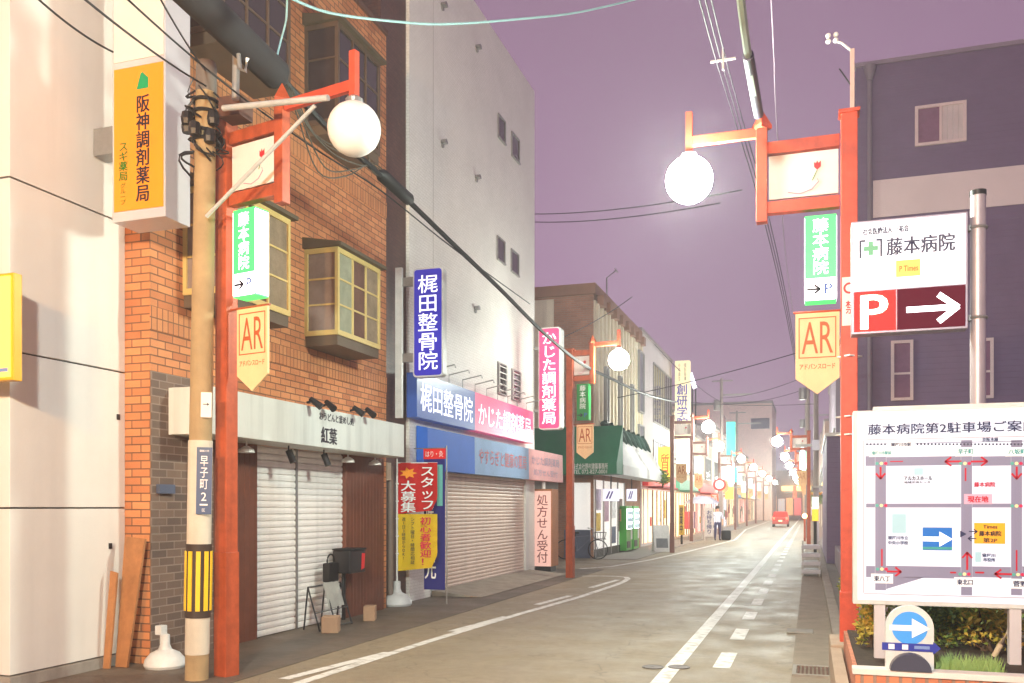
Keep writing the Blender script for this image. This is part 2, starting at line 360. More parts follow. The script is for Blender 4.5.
# lit yellow sign at the very edge
X1, zb = PY(13, 380, 6.15); _, zt = PY(13, 272, 6.15)
ys = thing("yellow_lightbox", "glowing yellow lightbox sign cut off by the left edge", "sign", (X1-.95, 6.15, 0))
box("cabinet", mat("yellow_frame", (224, 166, 40), .4, .05, 4), ys, 0, .95, .004, .10, zb, zt, bev=.01)
box("face_panel", mat("yellow_face", (240, 190, 60), .4, 0, emit=1.1, ecol=(255, 206, 80)), ys, .03, .92, -.006, .004, zb+.03, zt-.03)
box("lettering", mat("pale_blue_print", (120, 140, 190), .5, 0), ys, .70, .90, -.009, -.007, zb+.075, zb+.11)
box("bracket", steel, ys, .3, .4, .10, .36, zb+.4, zb+.5)

# ================================================================== brick shop building
brick = brick_mat("orange_brick", (212, 142, 92), (184, 112, 70), (124, 86, 62), .24, .088, .008)
gbrick = brick_mat("grey_brick", (118, 96, 82), (92, 76, 68), (136, 118, 106), .24, .088, .007)
soldier = brick_mat("soldier_brick", (204, 136, 88), (188, 118, 74), (120, 84, 60), .25, .088, .007, vertical=True, offset=0)
bb = thing("brick_building", "orange brick shop house with box bay windows above closed white shutters", "building", (-6.75, 7.98, 0), R(90))
MB().box(0, 5.69, 0, 6, 2.5, 9.6).box(0, 1.08, 0, 6, 0, 2.5).box(5.5, 5.69, 0, 6, 0, 2.5).box(1.08, 5.5, .35, 6, 0, 2.5).build("wall", brick, bb)
box("grey_brick_pier", gbrick, bb, .004, 1.07, -.012, 0, .0, 3.17)
box("brick_band", soldier, bb, -.008, 5.69, -.010, 0, 3.62, 3.87)
box("brick_band", soldier, bb, -.008, 5.69, -.010, 0, 6.55, 6.80)
box("coping", mat("coping", (96, 66, 54), .7, .1), bb, -.03, 5.69, -.04, .3, 9.6, 9.68)
cream = mat("cream_frame", (202, 176, 112), .5, .08, 5)
brown = mat("brown_frame", (92, 74, 60), .5, .1, 5)
curtain = mat("pale_curtain", (150, 150, 138), .8, .15, 3)
def bay(lx0, lx1, z0, z1, fm, pr=.53):
    w = MB(); w.box(lx0-.06, lx1+.06, -pr-.08, 0, z1, z1+.05).prism_x([(-pr-.08, z1+.05), (0, z1+.16), (0, z1+.05)], lx0-.06, lx1+.06)
    b = w.build("bay_window", mat("bay_roof", (88, 76, 58), .6, .1), bb)
    box("base", mat("bay_base", (96, 80, 64), .6, .1), b, lx0+.02, lx1-.02, -pr+.02, 0, z0-.14, z0)
    f = MB(); t = .05
    for x in (lx0, lx1-t): f.box(x, x+t, -pr, -pr+t, z0, z1)           # corner posts
    for x in (lx0, lx1-t): f.box(x, x+t, -t, 0, z0, z1)
    f.box(lx0+t, lx1-t, -pr, -pr+t, z0, z0+.07).box(lx0+t, lx1-t, -pr, -pr+t, z1-.07, z1)
    for x in (lx0, lx1-t): f.box(x, x+t, -pr+t, -t, z0, z0+.07).box(x, x+t, -pr+t, -t, z1-.07, z1)
    n = 3; ww = (lx1-lx0-2*t)/n
    for k in range(1, n): f.box(lx0+t+k*ww-.018, lx0+t+k*ww+.018, -pr+.004, -pr+t-.004, z0+.07, z1-.07)
    hh = (z1-z0-.14)/3
    for k in (1, 2):
        zz = z0+.07+k*hh; f.box(lx0+t, lx1-t, -pr+.008, -pr+t-.008, zz-.012, zz+.012)
        f.box(lx0+.008, lx0+t-.008, -pr+t, -t, zz-.012, zz+.012)
    f.build("frame", fm, b)
    gl = (glass, glass, glass, glass) if fm is brown else (mat("curtain_pane", (150, 150, 128), .12, .2, 4), mat("brown_pane", (104, 76, 64), .1, .25, 3), mat("tan_pane", (140, 122, 100), .12, .25, 4), mat("rosy_pane", (138, 122, 114), .1, .2, 3))
    for k in range(n): box("pane", gl[k], b, lx0+t+k*ww, lx0+t+(k+1)*ww, -pr+.022, -pr+.028, z0+.07, z1-.07)
    box("pane", gl[3], b, lx0+.022, lx0+.028, -pr+t, -t, z0+.07, z1-.07)
for (y0, y1) in ((8.51, 9.9), (11.1, 12.4)):
    bay(y0-7.98, y1-7.98, 4.10, 5.32, cream); bay(y0-7.98, y1-7.98, 7.05, 8.46, brown)
# fascia
fg = mat("fascia_grey", (216, 218, 212), .45, .06, 1.2, dirt=.22)
fa = box("fascia", fg, bb, .28, 5.22, -.55, 0, 2.5, 3.02, bev=.006)
for (px, py, w, h, s, bo) in ((337, 419, .95, .11, "おうどんと釜めし処", .08), (329, 436, .42, .22, "紅葉", .10)):
    Y_, z_ = PX(px, py, -6.2); text(s, letterd, fa, Y_-7.98, z_, w, h, y=-.553, bold=bo)
def spot(lx, z, dx):
    s = MB(); s.tube([(lx-dx, -.55, z), (lx-dx, -.66, z+.02)], .016).tube([(lx-dx, -.60, z+.05), (lx-dx*.2, -.74, z-.06)], [.032, .05], 10)
    s.build("spotlight", dark, bb)
for px, py in ((309, 403), (321, 405), (352, 411), (362, 412)):
    Y_, z_ = PX(px, py, -6.2); spot(Y_-7.98, z_, .05 if px in (309, 352) else -.05)
for px in (292, 327):
    Y_, z_ = PX(px, 462, -6.4); lx = Y_-7.98
    MB().tube([(lx, -.3, 2.5), (lx, -.3, 2.42)], .01).tube([(lx, -.3, 2.44), (lx+.02, -.36, 2.28)], .045, 10).build("spotlight", dark, bb)
for px in (250, 351, 378):
    Y_, z_ = PX(px, 462, -6.45); lx = Y_-7.98
    MB().tube([(lx, -.25, 2.5), (lx, -.25, 2.44)], .01).lathe([(.10, 2.36), (.09, 2.40), (.03, 2.44)], lx, -.25, 14).build("ceiling_lamp", white, bb)
# shutters
def shutter(name, m_, parent, x0, x1, z0, z1, y, n):
    p = []; dz = (z1-z0)/n
    for k in range(n): p += [(y-.016, z0+k*dz), (y-.022, z0+(k+.4)*dz), (y-.016, z0+(k+.76)*dz), (y+.006, z0+(k+.88)*dz)]
    p += [(y, z1), (y+.03, z1), (y+.03, z0)]
    return MB().prism_x(p, x0, x1).build(name, m_, parent)
shut_w = mat("white_shutter", (238, 234, 230), .4, .05, 2, dirt=.12)
shutter("shutter", shut_w, bb, 1.96, 2.90, .02, 2.5, .03, 28)
shutter("shutter", shut_w, bb, 2.95, 4.22, .02, 2.5, .03, 28)
box("shutter_rail", steel, bb, 2.90, 2.95, 0, .05, 0, 2.5)
box("wood_panel", wood, bb, 1.08, 1.95, -.02, .05, 0, 2.5)
box("wood_panel", wood, bb, 4.23, 5.5, -.05, .05, 0, 2.5)
mb_ = MB(); mb_.tube([(.62, -.06, .05), (.62, -.06, 2.5)], .035, 10); mb_.build("downpipe", steel, bb, True)
Y_, z_ = PX(161, 489, -6.75); lx = Y_-7.98
bx = box("meter_box", mat("blue_grey_box", (84, 92, 112), .4, .06), bb, lx-.09, lx+.16, -.06, -.012, z_-.05, z_+.05)
# brown stair tower next to it
bt = thing("brown_tower", "narrow dark brown tiled tower between the brick house and the tall white block", "building", (-6.86, 13.68, 0), R(90))
MB().box(0, 1.0, 0, 9, 0, 14.5).build("wall", brick_mat("brown_tile", (98, 66, 54), (86, 56, 46), (70, 50, 44), .12, .06, .005, .5, bump=.2), bt)
wp = MB(); wp.tube([(.25, -.06, .2), (.25, -.06, 2.4)], .05, 12); wp.build("downpipe", mat("grey_brown_pipe", (120, 104, 94), .5, .1), bt, True)
box("meter_box", mat("beige_box", (176, 166, 148), .5, .1), bt, .05, .2, -.1, 0, 2.15, 2.45)
# vertical blue sign and its white post
sp = thing("vertical_blue_sign", "upright dark blue clinic sign with white characters on a white post", "sign", (-6.62, 13.9, 0))
box("post", plastic_w, sp, -.06, .06, -.03, .03, PY(399, 418, 13.9)[1], PY(399, 268, 13.9)[1])
X0, zt = PY(413, 269, 13.9); X1, zb = PY(443, 376, 13.9); X0 += 6.62; X1 += 6.62
def rrect(x0, x1, z0, z1, r, n=5):
    p = []
    for cx, cz, a0 in ((x1-r, z1-r, 0), (x0+r, z1-r, 90), (x0+r, z0+r, 180), (x1-r, z0+r, 270)):
        for k in range(n+1): a = R(a0+90*k/n); p.append((cx+r*math.cos(a), cz+r*math.sin(a)))
    return p
cb = MB().prism(rrect(X0, X1, zb, zt, .06), 0, .16).build("cabinet", plastic_w, sp)
fp = MB().prism(rrect(X0+.025, X1-.025, zb+.025, zt-.025, .05), -.006, 0).build("face_panel", lit("blue_face", (38, 34, 136), .5), sp)
text("梶田整骨院", lit("lit_white_letters", (240, 240, 250), .55), fp, (X0+X1)/2, (zb+zt)/2, (X1-X0)*.66, (zt-zb)*.87, y=-.009, vertical=True, bold=.012)
for py in (281, 357):
    z_ = PY(405, py, 13.9)[1]; box("bracket", steel, sp, .06, X0, .0, .06, z_-.09, z_+.06)

# ================================================================== tall white clinic block
wt = mat("white_tile_wall", (200, 190, 178), .5, .06, .8, dirt=.10)
wc = thing("clinic_block", "tall plain white block with pairs of slim windows and a shuttered ground floor", "building", (-6.8, 14.7, 0), R(90))
MB().box(0, 7.7, 0, 10, 2.4, 12.5).box(0, .95, 0, 10, 0, 2.4).box(7.15, 7.7, 0, 10, 0, 2.4).box(.95, 7.15, .3, 10, 0, 2.4).build("wall", brick_mat("small_white_tile", (238, 234, 226), (232, 228, 219), (214, 208, 198), .11, .055, .004, .5, bump=.15, nv=(.93, 1.04)), wc)
def wp_(px, py): Y_, z_ = PX(px, py, -6.8); return Y_-14.7, z_
for (a, b, c_, d) in ((498, 117, 504.5, 142), (511.5, 135, 518.5, 161), (497, 238, 504, 263), (511, 251, 518, 275), (497.5, 362, 505, 396), (511.5, 369, 519, 402)):
    xa, za = wp_(a, b); xb, zb = wp_(c_, d); zm = (za+zb)/2; hh = abs(PX((a+c_)/2, b, -6.8)[1]-PX((a+c_)/2, d, -6.8)[1])/2*.86
    w_ = MB(); w_.box(xa-.03, xb+.03, -.03, 0, zm+hh, zm+hh+.03).box(xa-.03, xb+.03, -.05, 0, zm-hh-.03, zm-hh).box(xa-.03, xa, -.03, 0, zm-hh, zm+hh).box(xb, xb+.03, -.03, 0, zm-hh, zm+hh)
    o = w_.build("window", steel, wc); box("pane", glass, o, xa, xb, -.01, 0, zm-hh, zm+hh)
    if b > 300:
        w_ = MB()
        for k in range(5): zz = zm-hh+(k+.5)*hh*2/5; w_.box(xa, xb, -.06, -.045, zz-.012, zz+.012)
        w_.box(xa-.01, xa+.01, -.062, -.043, zm-hh, zm+hh).box(xb-.01, xb+.01, -.062, -.043, zm-hh, zm+hh); w_.build("grille", white, o)
for (px, py) in ((442, 6), (476.5, 48), (442, 143), (476, 178), (475, 309)):
    x_, z_ = wp_(px, py); MB().prism([(x_-.07, z_-.01), (x_+.07, z_-.01), (x_+.06, z_+.04), (x_, z_+.07), (x_-.06, z_+.04)], -.10, 0).prism(disc(x_, z_-.045, .05, 12), -.03, 0).build("vent_hood", steel, wc)
x_, _ = wp_(433, 200); box("wall_joint", mat("joint_grey", (170, 162, 152), .6, 0), wc, x_, x_+.012, -.003, 0, 4.3, 12.5)
# blue / pink fascia board
fL, fM, fR = (PX(px, 400, -6.58)[0]-14.7 for px in (417, 475, 533))
bf = MB().box(fL, fM-.001, -.22, -.02, 3.29, 4.08).build("fascia_sign", lit("blue_fascia", (58, 88, 160), .10), wc)
text("梶田整骨院", lit("lit_white_letters2", (240, 240, 250), .5), bf, (fL+fM)/2, 3.68, (fM-fL)*.90, .52, y=-.224, bold=.02)
pf = MB().box(fM+.001, fR, -.22, -.02, 3.29, 4.08).build("fascia_sign", lit("pink_fascia", (216, 76, 124), .18), wc)
text("かじた調剤薬局", MATS["lit_white_letters2"], pf, (fM+fR)/2, 3.66, (fR-fM)*.9, .48, y=-.224, bold=.02)
for k in range(9):
    x_ = .9+k*.72
    s = MB().tube([(x_, -.1, 4.08), (x_, -.1, 4.28), (x_+.02, -.5, 4.36), (x_+.02, -.52, 4.30)], .014, 6)
    s.build("sign_lamp", mat("lamp_arm", (180, 178, 172), .4, 0), wc)
# faded lower awning boards
ab = mat("awning_blue", (48, 108, 206), .6, .06, 2); ap = mat("awning_faded_blue", (140, 172, 210), .6, .1, 2); aq = mat("awning_faded_pink", (240, 168, 166), .6, .1, 2)
aL, aM, aN, aR = (PX(px, 450, -6.55)[0]-14.7 for px in (428, 475, 529, 563))
for (x0, x1, mm) in ((aL, aM, ab), (aM+.002, aN, ap), (aN+.002, aR, aq)):
    o = MB().prism_x([(-.25, 2.38), (-.24, 3.14), (-.02, 3.18), (-.02, 2.38)], x0, x1).build("awning", mm, wc)
    if mm is ap: text("やすらぎと健康の薬局", mat("faded_red_letters", (214, 118, 120), .6, .2, 5), o, (x0+x1)/2, 2.77, (x1-x0)*.88, .34, y=-.254, bold=.01)
    if mm is aq:
        text("かじた調剤薬局", mat("faded_grey_letters", (170, 150, 176), .6, .2, 5), o, (x0+x1)/2-.1, 2.88, (x1-x0)*.8, .22, y=-.254, bold=.01)
        text("処方せん受付", MATS["faded_grey_letters"], o, (x0+x1)/2-.1, 2.58, (x1-x0)*.7, .16, y=-.254)
shutter("shutter", mat("beige_shutter", (236, 212, 194), .45, .06, 2, dirt=.1), wc, 1.35, 6.9, .1, 2.4, .05, 30)
box("shutter_frame", white, wc, 1.2, 1.35, -.02, .1, 0, 2.4); box("shutter_frame", white, wc, 6.9, 7.15, -.02, .1, 0, 2.4)
struct(MB().prism_x([(0, 0), (-1.0, 0.005), (-.9, .02), (0, .10)], 0, 6.2).build("ramp", mat("ramp_concrete", (150, 138, 124), .85, .2, 3, bump=.25))).location = (-6.8, 15.7, .012)
bpy.data.objects["ramp"].rotation_euler = (0, 0, R(90))
# pink vertical pharmacy sign on wall arm
X0, zt = PY(538.5, 328, 22.2); X1, zb = PY(561, 429, 22.2)
vs = thing("vertical_pink_sign", "upright pink pharmacy sign with white characters sticking out of the white block", "sign", ((X0+X1)/2, 22.2, 0))
hw = (X1-X0)/2
MB().prism(rrect(-hw, hw, zb, zt, .08), 0, .3).build("cabinet", plastic_w, vs)
fp = MB().prism(rrect(-hw+.02, hw-.05, zb+.03, zt-.03, .06), -.006, 0).build("face_panel", lit("vertical_pink", (224, 58, 104), .40), vs)
text("かじた調剤薬局", MATS["lit_white_letters2"], fp, -.015, (zb+zt)/2, hw*1.25, (zt-zb)*.9, y=-.009, vertical=True, bold=.03)
for z_ in (zb+.5, zt-.5): box("bracket", steel, vs, -hw-.5, -hw, .1, .16, z_-.04, z_+.04)
# prescription box sign
X0, zb = PY(533, 568, 22.6); X1, zt = PY(552, 489, 22.6)
pb = thing("prescription_sign", "tall wood framed box sign about prescriptions standing beside the shutter", "sign", (X0, 22.6, 0))
w_ = X1-X0
box("cabinet", line_mat("sign_wood", (176, 112, 70), 'x', .12, .5), pb, 0, w_, .004, .62, max(zb, .15), zt)
fp = box("face_panel", lit("pale_pink_face", (226, 178, 166), .28), pb, .03, w_-.03, -.006, .004, zb+.05, zt-.05)
text("処方せん受付", mat("maroon_letters", (120, 26, 30), .5, 0), fp, w_/2, (zb+zt)/2, w_*.58, (zt-zb)*.86, y=-.009, vertical=True, bold=.02)
MB().tube([(w_/2, .1, zt), (w_/2, .1, zt+.2)], .05, 8).build("lamp", white, pb)
box("foot", dark, pb, .05, w_-.05, .05, .55, .01, max(zb, .15))

# ================================================================== street furniture, near left
ut = thing("utility_pole", "weathered concrete utility pole with cable clutter on top and a yellow striped guard", "utility pole", (-5.72, 7.42, 0))
MB().lathe([(.112, 0), (.110, 1.6), (.104, 4), (.098, 5.75)], 0, 0, 24).build("pole", mat("pole_concrete", (168, 142, 104), .8, .16, 3, bump=.15, dirt=.25), ut, True)
MB().lathe([(.10, 5.75), (.10, 6.0), (.085, 6.05), (.03, 6.06)], 0, 0, 16).build("cap", mat("cap_grey", (110, 100, 92), .6, .1), ut, True)
MB().lathe([(.116, .26), (.116, 2.35)], 0, 0, 24).build("paper_wrap", mat("cream_wrap", (206, 196, 178), .7, .1, 3, dirt=.2), ut, True)
gd = MB().lathe([(.124, .62), (.124, 1.34)], 0, 0, 24).build("guard", mat("dark_guard", (62, 48, 40), .6, .15, 6), ut, True)
m = MB()
for k in range(10):
    a = 2*math.pi*k/10
    if k % 1 == 0: m.box(-.021, .021, -.131, -.120, .69, 1.27); vs_ = m.bm.verts[-8:]; bmesh.ops.rotate(m.bm, verts=list(vs_), cent=(0, 0, 0), matrix=Matrix.Rotation(a, 3, 'Z'))
m.build("stripes", mat("guard_yellow", (236, 190, 40), .5, .1), gd)
pz0, pz1 = PT(201, 514, 8.7).z, PT(201, 447, 8.7).z
pl = box("address_plate", mat("plate_blue", (70, 88, 122), .4, .05), ut, -.0, .145, -.140, -.132, pz0, pz1); pl.rotation_euler = (0, 0, R(24))
text("早子町", letterw, pl, .072, (pz0+pz1)/2+.08, .075, .32, y=-.143, vertical=True, bold=.01)
text("2", letterw, pl, .072, pz0+.17, .05, .08, y=-.143, bold=.01); box("lettering", letterw, pl, .035, .11, -.1425, -.1415, pz0+.085, pz0+.10)
text("寝屋川市", letterw, pl, .072, pz1-.035, .09, .022, y=-.143); text("区", letterw, pl, .072, pz0+.04, .03, .03, y=-.143)
nt_ = box("notice", white, ut, .03, .13, -.135, -.125, PT(207, 417, 8.7).z, PT(207, 392, 8.7).z); MB().prism(arrow_pts(.08, PT(207, 404, 8.7).z, .06, .008, .02, .03), -.139, -.136).build("arrow", letterd, nt_); ut.rotation_euler = (0, R(1.1), 0); nt_.rotation_euler = (0, 0, R(24))
m = MB(); random.seed(3)
for k in (5.28, 5.36, 5.55, 5.66): m.ring((0, 0, k), .122, .016, 'z', 16)
def loop(P): return [Vector(P[0]).lerp(Vector(P[1]), .0)]+[Vector(P[0])*(1-t)**2+Vector(P[1])*2*t*(1-t)+Vector(P[2])*t*t for t in (.2, .4, .6, .8, 1.)]
for k in range(34):
    a = random.random()*6.28; z_ = 5.15+random.random()*.65; rr = .18+random.random()*.22; b_ = a+random.uniform(.5, 1.8)
    m.tube(loop([(.11*math.cos(a), .11*math.sin(a), z_), (rr*math.cos((a+b_)/2), rr*math.sin((a+b_)/2), z_-random.uniform(.0, .25)), (.115*math.cos(b_), .115*math.sin(b_), z_-random.uniform(-.1, .3))]), random.choice([.006, .008, .011]), 5)
for k in range(6):
    a = random.random()*6.28; z_ = 5.15+random.random()*.5; m.lathe([(.05, z_), (.06, z_+.05), (.05, z_+.12)], .17*math.cos(a), .17*math.sin(a), 8)
m.build("cable_clamps", dark, ut)
# pale pipe arm and diagonal brace off the pole
A, B = PT(214, 109, 8.6), PT(318, 96, 8.05); C0, C1 = PT(199, 217, 8.66), PT(305, 104, 8.08); o0 = Vector(ut.location)
MB().tube([A-o0, B-o0], .028, 10).build("arm", mat("pale_pipe", (184, 182, 178), .45, .12, 5), ut, True)
MB().tube([C0-o0, C1-o0], .019, 10).build("brace", MATS["pale_pipe"], ut, True)
D = [PT(226, 100, 8.55)-o0, PT(230, 38, 8.4)-o0]; MB().tube([(D[0].x, D[0].y, D[0].z), (D[0].x, D[0].y, D[1].z)], .035, 8).build("bracket", steel, ut, True)
box("junction_box", mat("rust_brown", (92, 62, 52), .7, .2, 6), ut, .16, .40, -.02, .2, PT(233, 108, 8.6).z-.02, PT(233, 90, 8.6).z)

# ---------------------------------------------------------------- globe street lamps
green_f = lit("lit_green", (60, 205, 90), .9); white_f = lit("lit_white", (250, 250, 255), 1.3)
green_u = mat("unlit_green", (30, 130, 60), .4, .04)
globe_on = mat("lit_globe", (255, 255, 250), .3, 0, emit=GLOBE_L*.6, ecol=(240, 255, 238))
globe_far = mat("far_globe", (255, 255, 250), .3, 0, emit=GLOBE_L*.46, ecol=(244, 255, 244))
globe_off = mat("opal_globe", (240, 236, 228), .28, .05, 3)
panelw = mat("panel_white", (226, 214, 206), .45, .04, 3)
GRP = "red street lamps with white globes"
def lamp(label, loc, rz, s, d1, d2, globe, box_lit, base=0., bm_=None, red=None, sticker=False, hgt=5.62):
    red = red or redpaint; bo = .05 if s > 0 else -.02
    t = thing("street_lamp", label, "street lamp", loc, rz, GRP)
    box("post", red, t, -.078, .078, -.078, .078, base, hgt, bev=.01)
    box("collar", red, t, -.088, .088, -.088, .088, base, base+1.25 if s > 0 else base+.5, bev=.01)
    MB().box(-.1, .1, -.1, .1, hgt, hgt+.03).build("post_cap", red, t)
    def bx(name, mm, a, b, y0, y1, z0, z1, par=t, bev=.006):
        a, b = a*s, b*s; return box(name, mm, par, min(a, b), max(a, b), y0, y1, z0, z1, bev=bev)
    bx("beam", red, .088, d1-.055, -.05, .05, 5.31, 5.43); bx("beam", red, .088, d1-.055, -.05, .05, 4.70, 4.82)
    bx("inner_post", red, d1-.055, d1+.055, -.055, .055, 4.62, 5.58)
    MB().lathe([(.10, 5.58), (.10, 5.62), (.005, 5.78)], d1*s, 0, 4).build("finial", red, t)
    bx("arm", redbright, d1+.055, d2-.035, -.028, .028, 5.50, 5.60)
    bx("hanger", redbright, d2-.035, d2+.035, -.035, .035, 5.44, 5.86)
    MB().lathe([(.075, 5.37), (.08, 5.42), (.04, 5.45)], d2*s, 0, 16).build("globe_holder", steel, t)
    MB().ball((d2*s, 0, 5.15), .243, 32).build("globe", globe, t, True)
    p = bx("picture_panel", panelw, .10, d1-.07, -.02, .02, 4.845, 5.29, bev=.004)
    pc = (.10+d1-.07)/2*s; pw = d1-.17
    # pink ground stroke and a small red tulip only
    sw = MB(); sw.tube([(pc+pw*a, -.0225, 5.0+b) for a, b in ((-.22, -.10), (-.05, -.125), (.12, -.09), (.22, -.02), (.2, .01))], .004, 5); sw.build("stroke", mat("pink_ink", (226, 120, 150), .5, 0), p)
    MB().prism([(pc+pw*.2-.03, 5.13), (pc+pw*.2, 5.10), (pc+pw*.2+.035, 5.13), (pc+pw*.2+.035, 5.19), (pc+pw*.2+.012, 5.165), (pc+pw*.2, 5.195), (pc+pw*.2-.012, 5.165), (pc+pw*.2-.03, 5.18)], -.024, -.021).build("tulip", mat("tulip_red", (196, 40, 46), .5, 0), p)
    MB().tube([(pc+pw*.2, -.0225, 5.10), (pc+pw*.13, -.0225, 5.0)], .004, 5).build("stem", mat("stem_green", (80, 140, 60), .5, 0), p)
    q = bx("sign_box", (bm_ or green_f) if box_lit else green_u, .14+bo, .44+bo, -.09, .09, 3.76, 4.62, bev=.008)
    bx("lower_face", white_f if box_lit else green_u, .15+bo, .43+bo, -.093, -.088, 3.77, 3.99, q, 0)
    if box_lit: bx("side_face", white_f, .435+bo, .444+bo, -.088, .088, 3.78, 4.60, q, 0); bx("side_face", white_f, .136+bo, .145+bo, -.088, .088, 3.78, 4.60, q, 0)
    text("藤本病院", lit("sign_letters", (250, 255, 250), 1.4) if box_lit else letterw, q, (.29+bo)*s, 4.305, .15, .56, y=-.094, vertical=True, bold=.02)
    cx = (.29+bo)*s
    a = chevron(cx-.065, 3.88, .12, .022, .05); a = a.build("arrow", letterd, q); a.location.y = -.0955
    text("P", mat("mid_blue_print", (60, 90, 170), .5, 0), q, cx+.075, 3.88, .07, .10, y=-.0955, bold=.06)
    # pennant
    x0, x1 = (.11+bo, .53+bo); z1 = 3.66
    pn = MB().prism([(x0*s, z1), (x1*s, z1), (x1*s, z1-.66), ((x0+x1)/2*s, z1-.82), (x0*s, z1-.66)], -.012, .012).build("pennant", orangepaint, t)
    MB().tube([(.05*s, 0, z1+.012), ((x1+.02)*s, 0, z1+.012)], .012, 6).build("rod", red, t)
    xa, xb = min(x0*s, x1*s)+.03, max(x0*s, x1*s)-.03
    fr = MB().box(xa, xb, -.015, -.011, z1-.055, z1-.045).box(xa, xb, -.015, -.011, z1-.455, z1-.445).box(xa, xa+.01, -.015, -.011, z1-.445, z1-.055).box(xb-.01, xb, -.015, -.011, z1-.445, z1-.055)
    fr.build("border", orangeline, pn)
    text("AR", orangeline, pn, (xa+xb)/2, z1-.25, .30, .32, y=-.0135, bold=-.012 if False else .0)
    text("アドバンスロード", orangeline, pn, (xa+xb)/2, z1-.54, .34, .055, y=-.0135, bold=.06)
    if sticker:
        st = box("sticker", white, t, -.068, .068, -.081, -.0785, 3.50, 3.98)
        MB().prism(disc(0, 3.87, .056, 20), -.084, -.0815).build("ring", letterr, st); MB().prism(disc(0, 3.87, .036, 20), -.086, -.0845).build("disc", white, st)
        text("禁", letterr, st, .01, 3.68, .09, .13, y=-.084, bold=.03)
        for z_ in (2.42, 2.6, 3.2): MB().ring((0, 0, z_), .12, .008, 'z', 4).build("strap", white, t)
    return t
lampL = lamp("nearest left lamp, its opal globe unlit, against the orange brick wall", (-5.57, 7.69, 0), R(-12), 1, .76, 1.656, globe_off, True)
lampR = lamp("nearest right lamp, big glowing globe over the road, post beside the hospital map board", (.37, 9.6, 0), 0, -1, .84, 1.58, globe_on, True, base=.36, red=redbright, sticker=True)
# prototype of the farther ones
lamp2 = lamp("lit globe lamp before the brown building, post beside the pink pharmacy sign", (-5.45, 20.9, 0), R(-4), 1, .55, 1.20, mat("second_globe", (255, 255, 250), .3, 0, emit=GLOBE_L*.27, ecol=(244, 255, 242)), False, hgt=5.45)
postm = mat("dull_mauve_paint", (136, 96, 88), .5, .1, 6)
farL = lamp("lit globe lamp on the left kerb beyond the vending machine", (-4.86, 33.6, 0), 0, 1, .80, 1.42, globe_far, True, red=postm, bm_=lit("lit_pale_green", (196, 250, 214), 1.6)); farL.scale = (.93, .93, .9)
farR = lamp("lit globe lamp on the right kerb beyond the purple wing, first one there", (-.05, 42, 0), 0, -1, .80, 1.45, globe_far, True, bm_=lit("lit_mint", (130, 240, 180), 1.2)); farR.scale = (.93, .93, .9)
ordn = ["second", "third", "fourth", "fifth", "sixth", "seventh", "eighth", "ninth"]
for i, Y_ in enumerate((44.5, 56.5, 69, 82, 96, 112)):
    c_ = copy_tree(farL); c_.location = (-5.5 if i == 0 else -5.3, Y_, 0); c_["label"] = f"lit globe lamp far along the left kerb, {ordn[i]} lamp beyond the vending machine"
for i, Y_ in enumerate((55, 67, 80, 94, 110)):
    c_ = copy_tree(farR); c_.location = (-.05, Y_, 0); c_["label"] = f"lit globe lamp far along the right kerb, {ordn[i]} lamp beyond the purple wing"
globe_fill = mat("fill_globe", (255, 226, 180), .3, 0, emit=GLOBE_L*2.15, ecol=(246, 255, 246))
globe_sodium = mat("sodium_globe", (255, 210, 150), .3, 0, emit=GLOBE_L*2.0, ecol=(255, 190, 110))
def fill_globe(t, gm_=None):
    for c in kids(t):
        if c.name.startswith("globe") and not c.name.startswith("globe_h"): c.data = c.data.copy(); c.data.materials[0] = gm_ or globe_fill
# unseen lamp added to each row behind the photographer to light the near walls
c_ = copy_tree(farR); c_.location = (.40, -1.6, 0); c_.scale = (1, 1, 1); c_["label"] = "unseen lit globe lamp added to the right hand row behind the photographer"; fill_globe(c_)
c_ = copy_tree(farL); c_.location = (-5.5, -2.4, 0); c_.scale = (1, 1, 1); c_["label"] = "unseen lit globe lamp added to the left hand row behind the photographer"; fill_globe(c_, globe_sodium)
# ---------------------------------------------------------------- flags, bases, boards
def water_base(px, py, label, pole, extra=False):
    x, y_ = G(px, py); t = thing("flag_stand", label, "flag stand", (x, y_, .01), 0, "white water filled flag stands")
    MB().lathe([(.20, 0), (.215, .03), (.20, .09), (.15, .15), (.07, .19), (.05, .24), (.05, .34), (.03, .35)], 0, 0, 28).build("base", plastic_w, t, True)
    if pole: MB().tube([(0, 0, .3), (0, 0, pole)], .014, 8).build("pole", white, t)
    if extra: box("filler_cap", plastic_w, t, -.09, -.01, -.05, .05, .34, .44, bev=.01)
    return t
water_base(165, 668, "empty white flag stand base at the foot of the utility pole", 0, True)
fs = water_base(397, 606, "white flag stand with thin pole holding the red and yellow banner", 2.1); fs.scale = (1.2, 1.2, 1.2)
x, y_ = fs.location.x, fs.location.y
nb = thing("banner_flag", "red over yellow staff recruiting banner with vertical lettering", "banner", (x, y_, 0), R(14))
def cloth(z0, z1, x0, x1, n=10):
    mm = MB(); rows = []
    for j in range(13):
        z_ = z0+(z1-z0)*j/12; pull = .10*max(0, .28-j/12)/.28
        rows.append([mm.bm.verts.new((x0+(x1-x0-pull)*i/n, .012*math.sin(i*.9+j*.25), z_+(.06*(1-j/4)*i/n if j < 4 else 0))) for i in range(n+1)])
    for a, b in zip(rows, rows[1:]):
        for i in range(n): mm.bm.faces.new([a[i], a[i+1], b[i+1], b[i]])
    bmesh.ops.solidify(mm.bm, geom=mm.bm.faces[:], thickness=.004); return mm
zt, zm, zb = 2.46, 1.58, .60; X1 = .70
cr = cloth(zm, zt, .02, X1).build("red_cloth", mat("banner_red", (232, 40, 38), .7, .06, 3), nb)
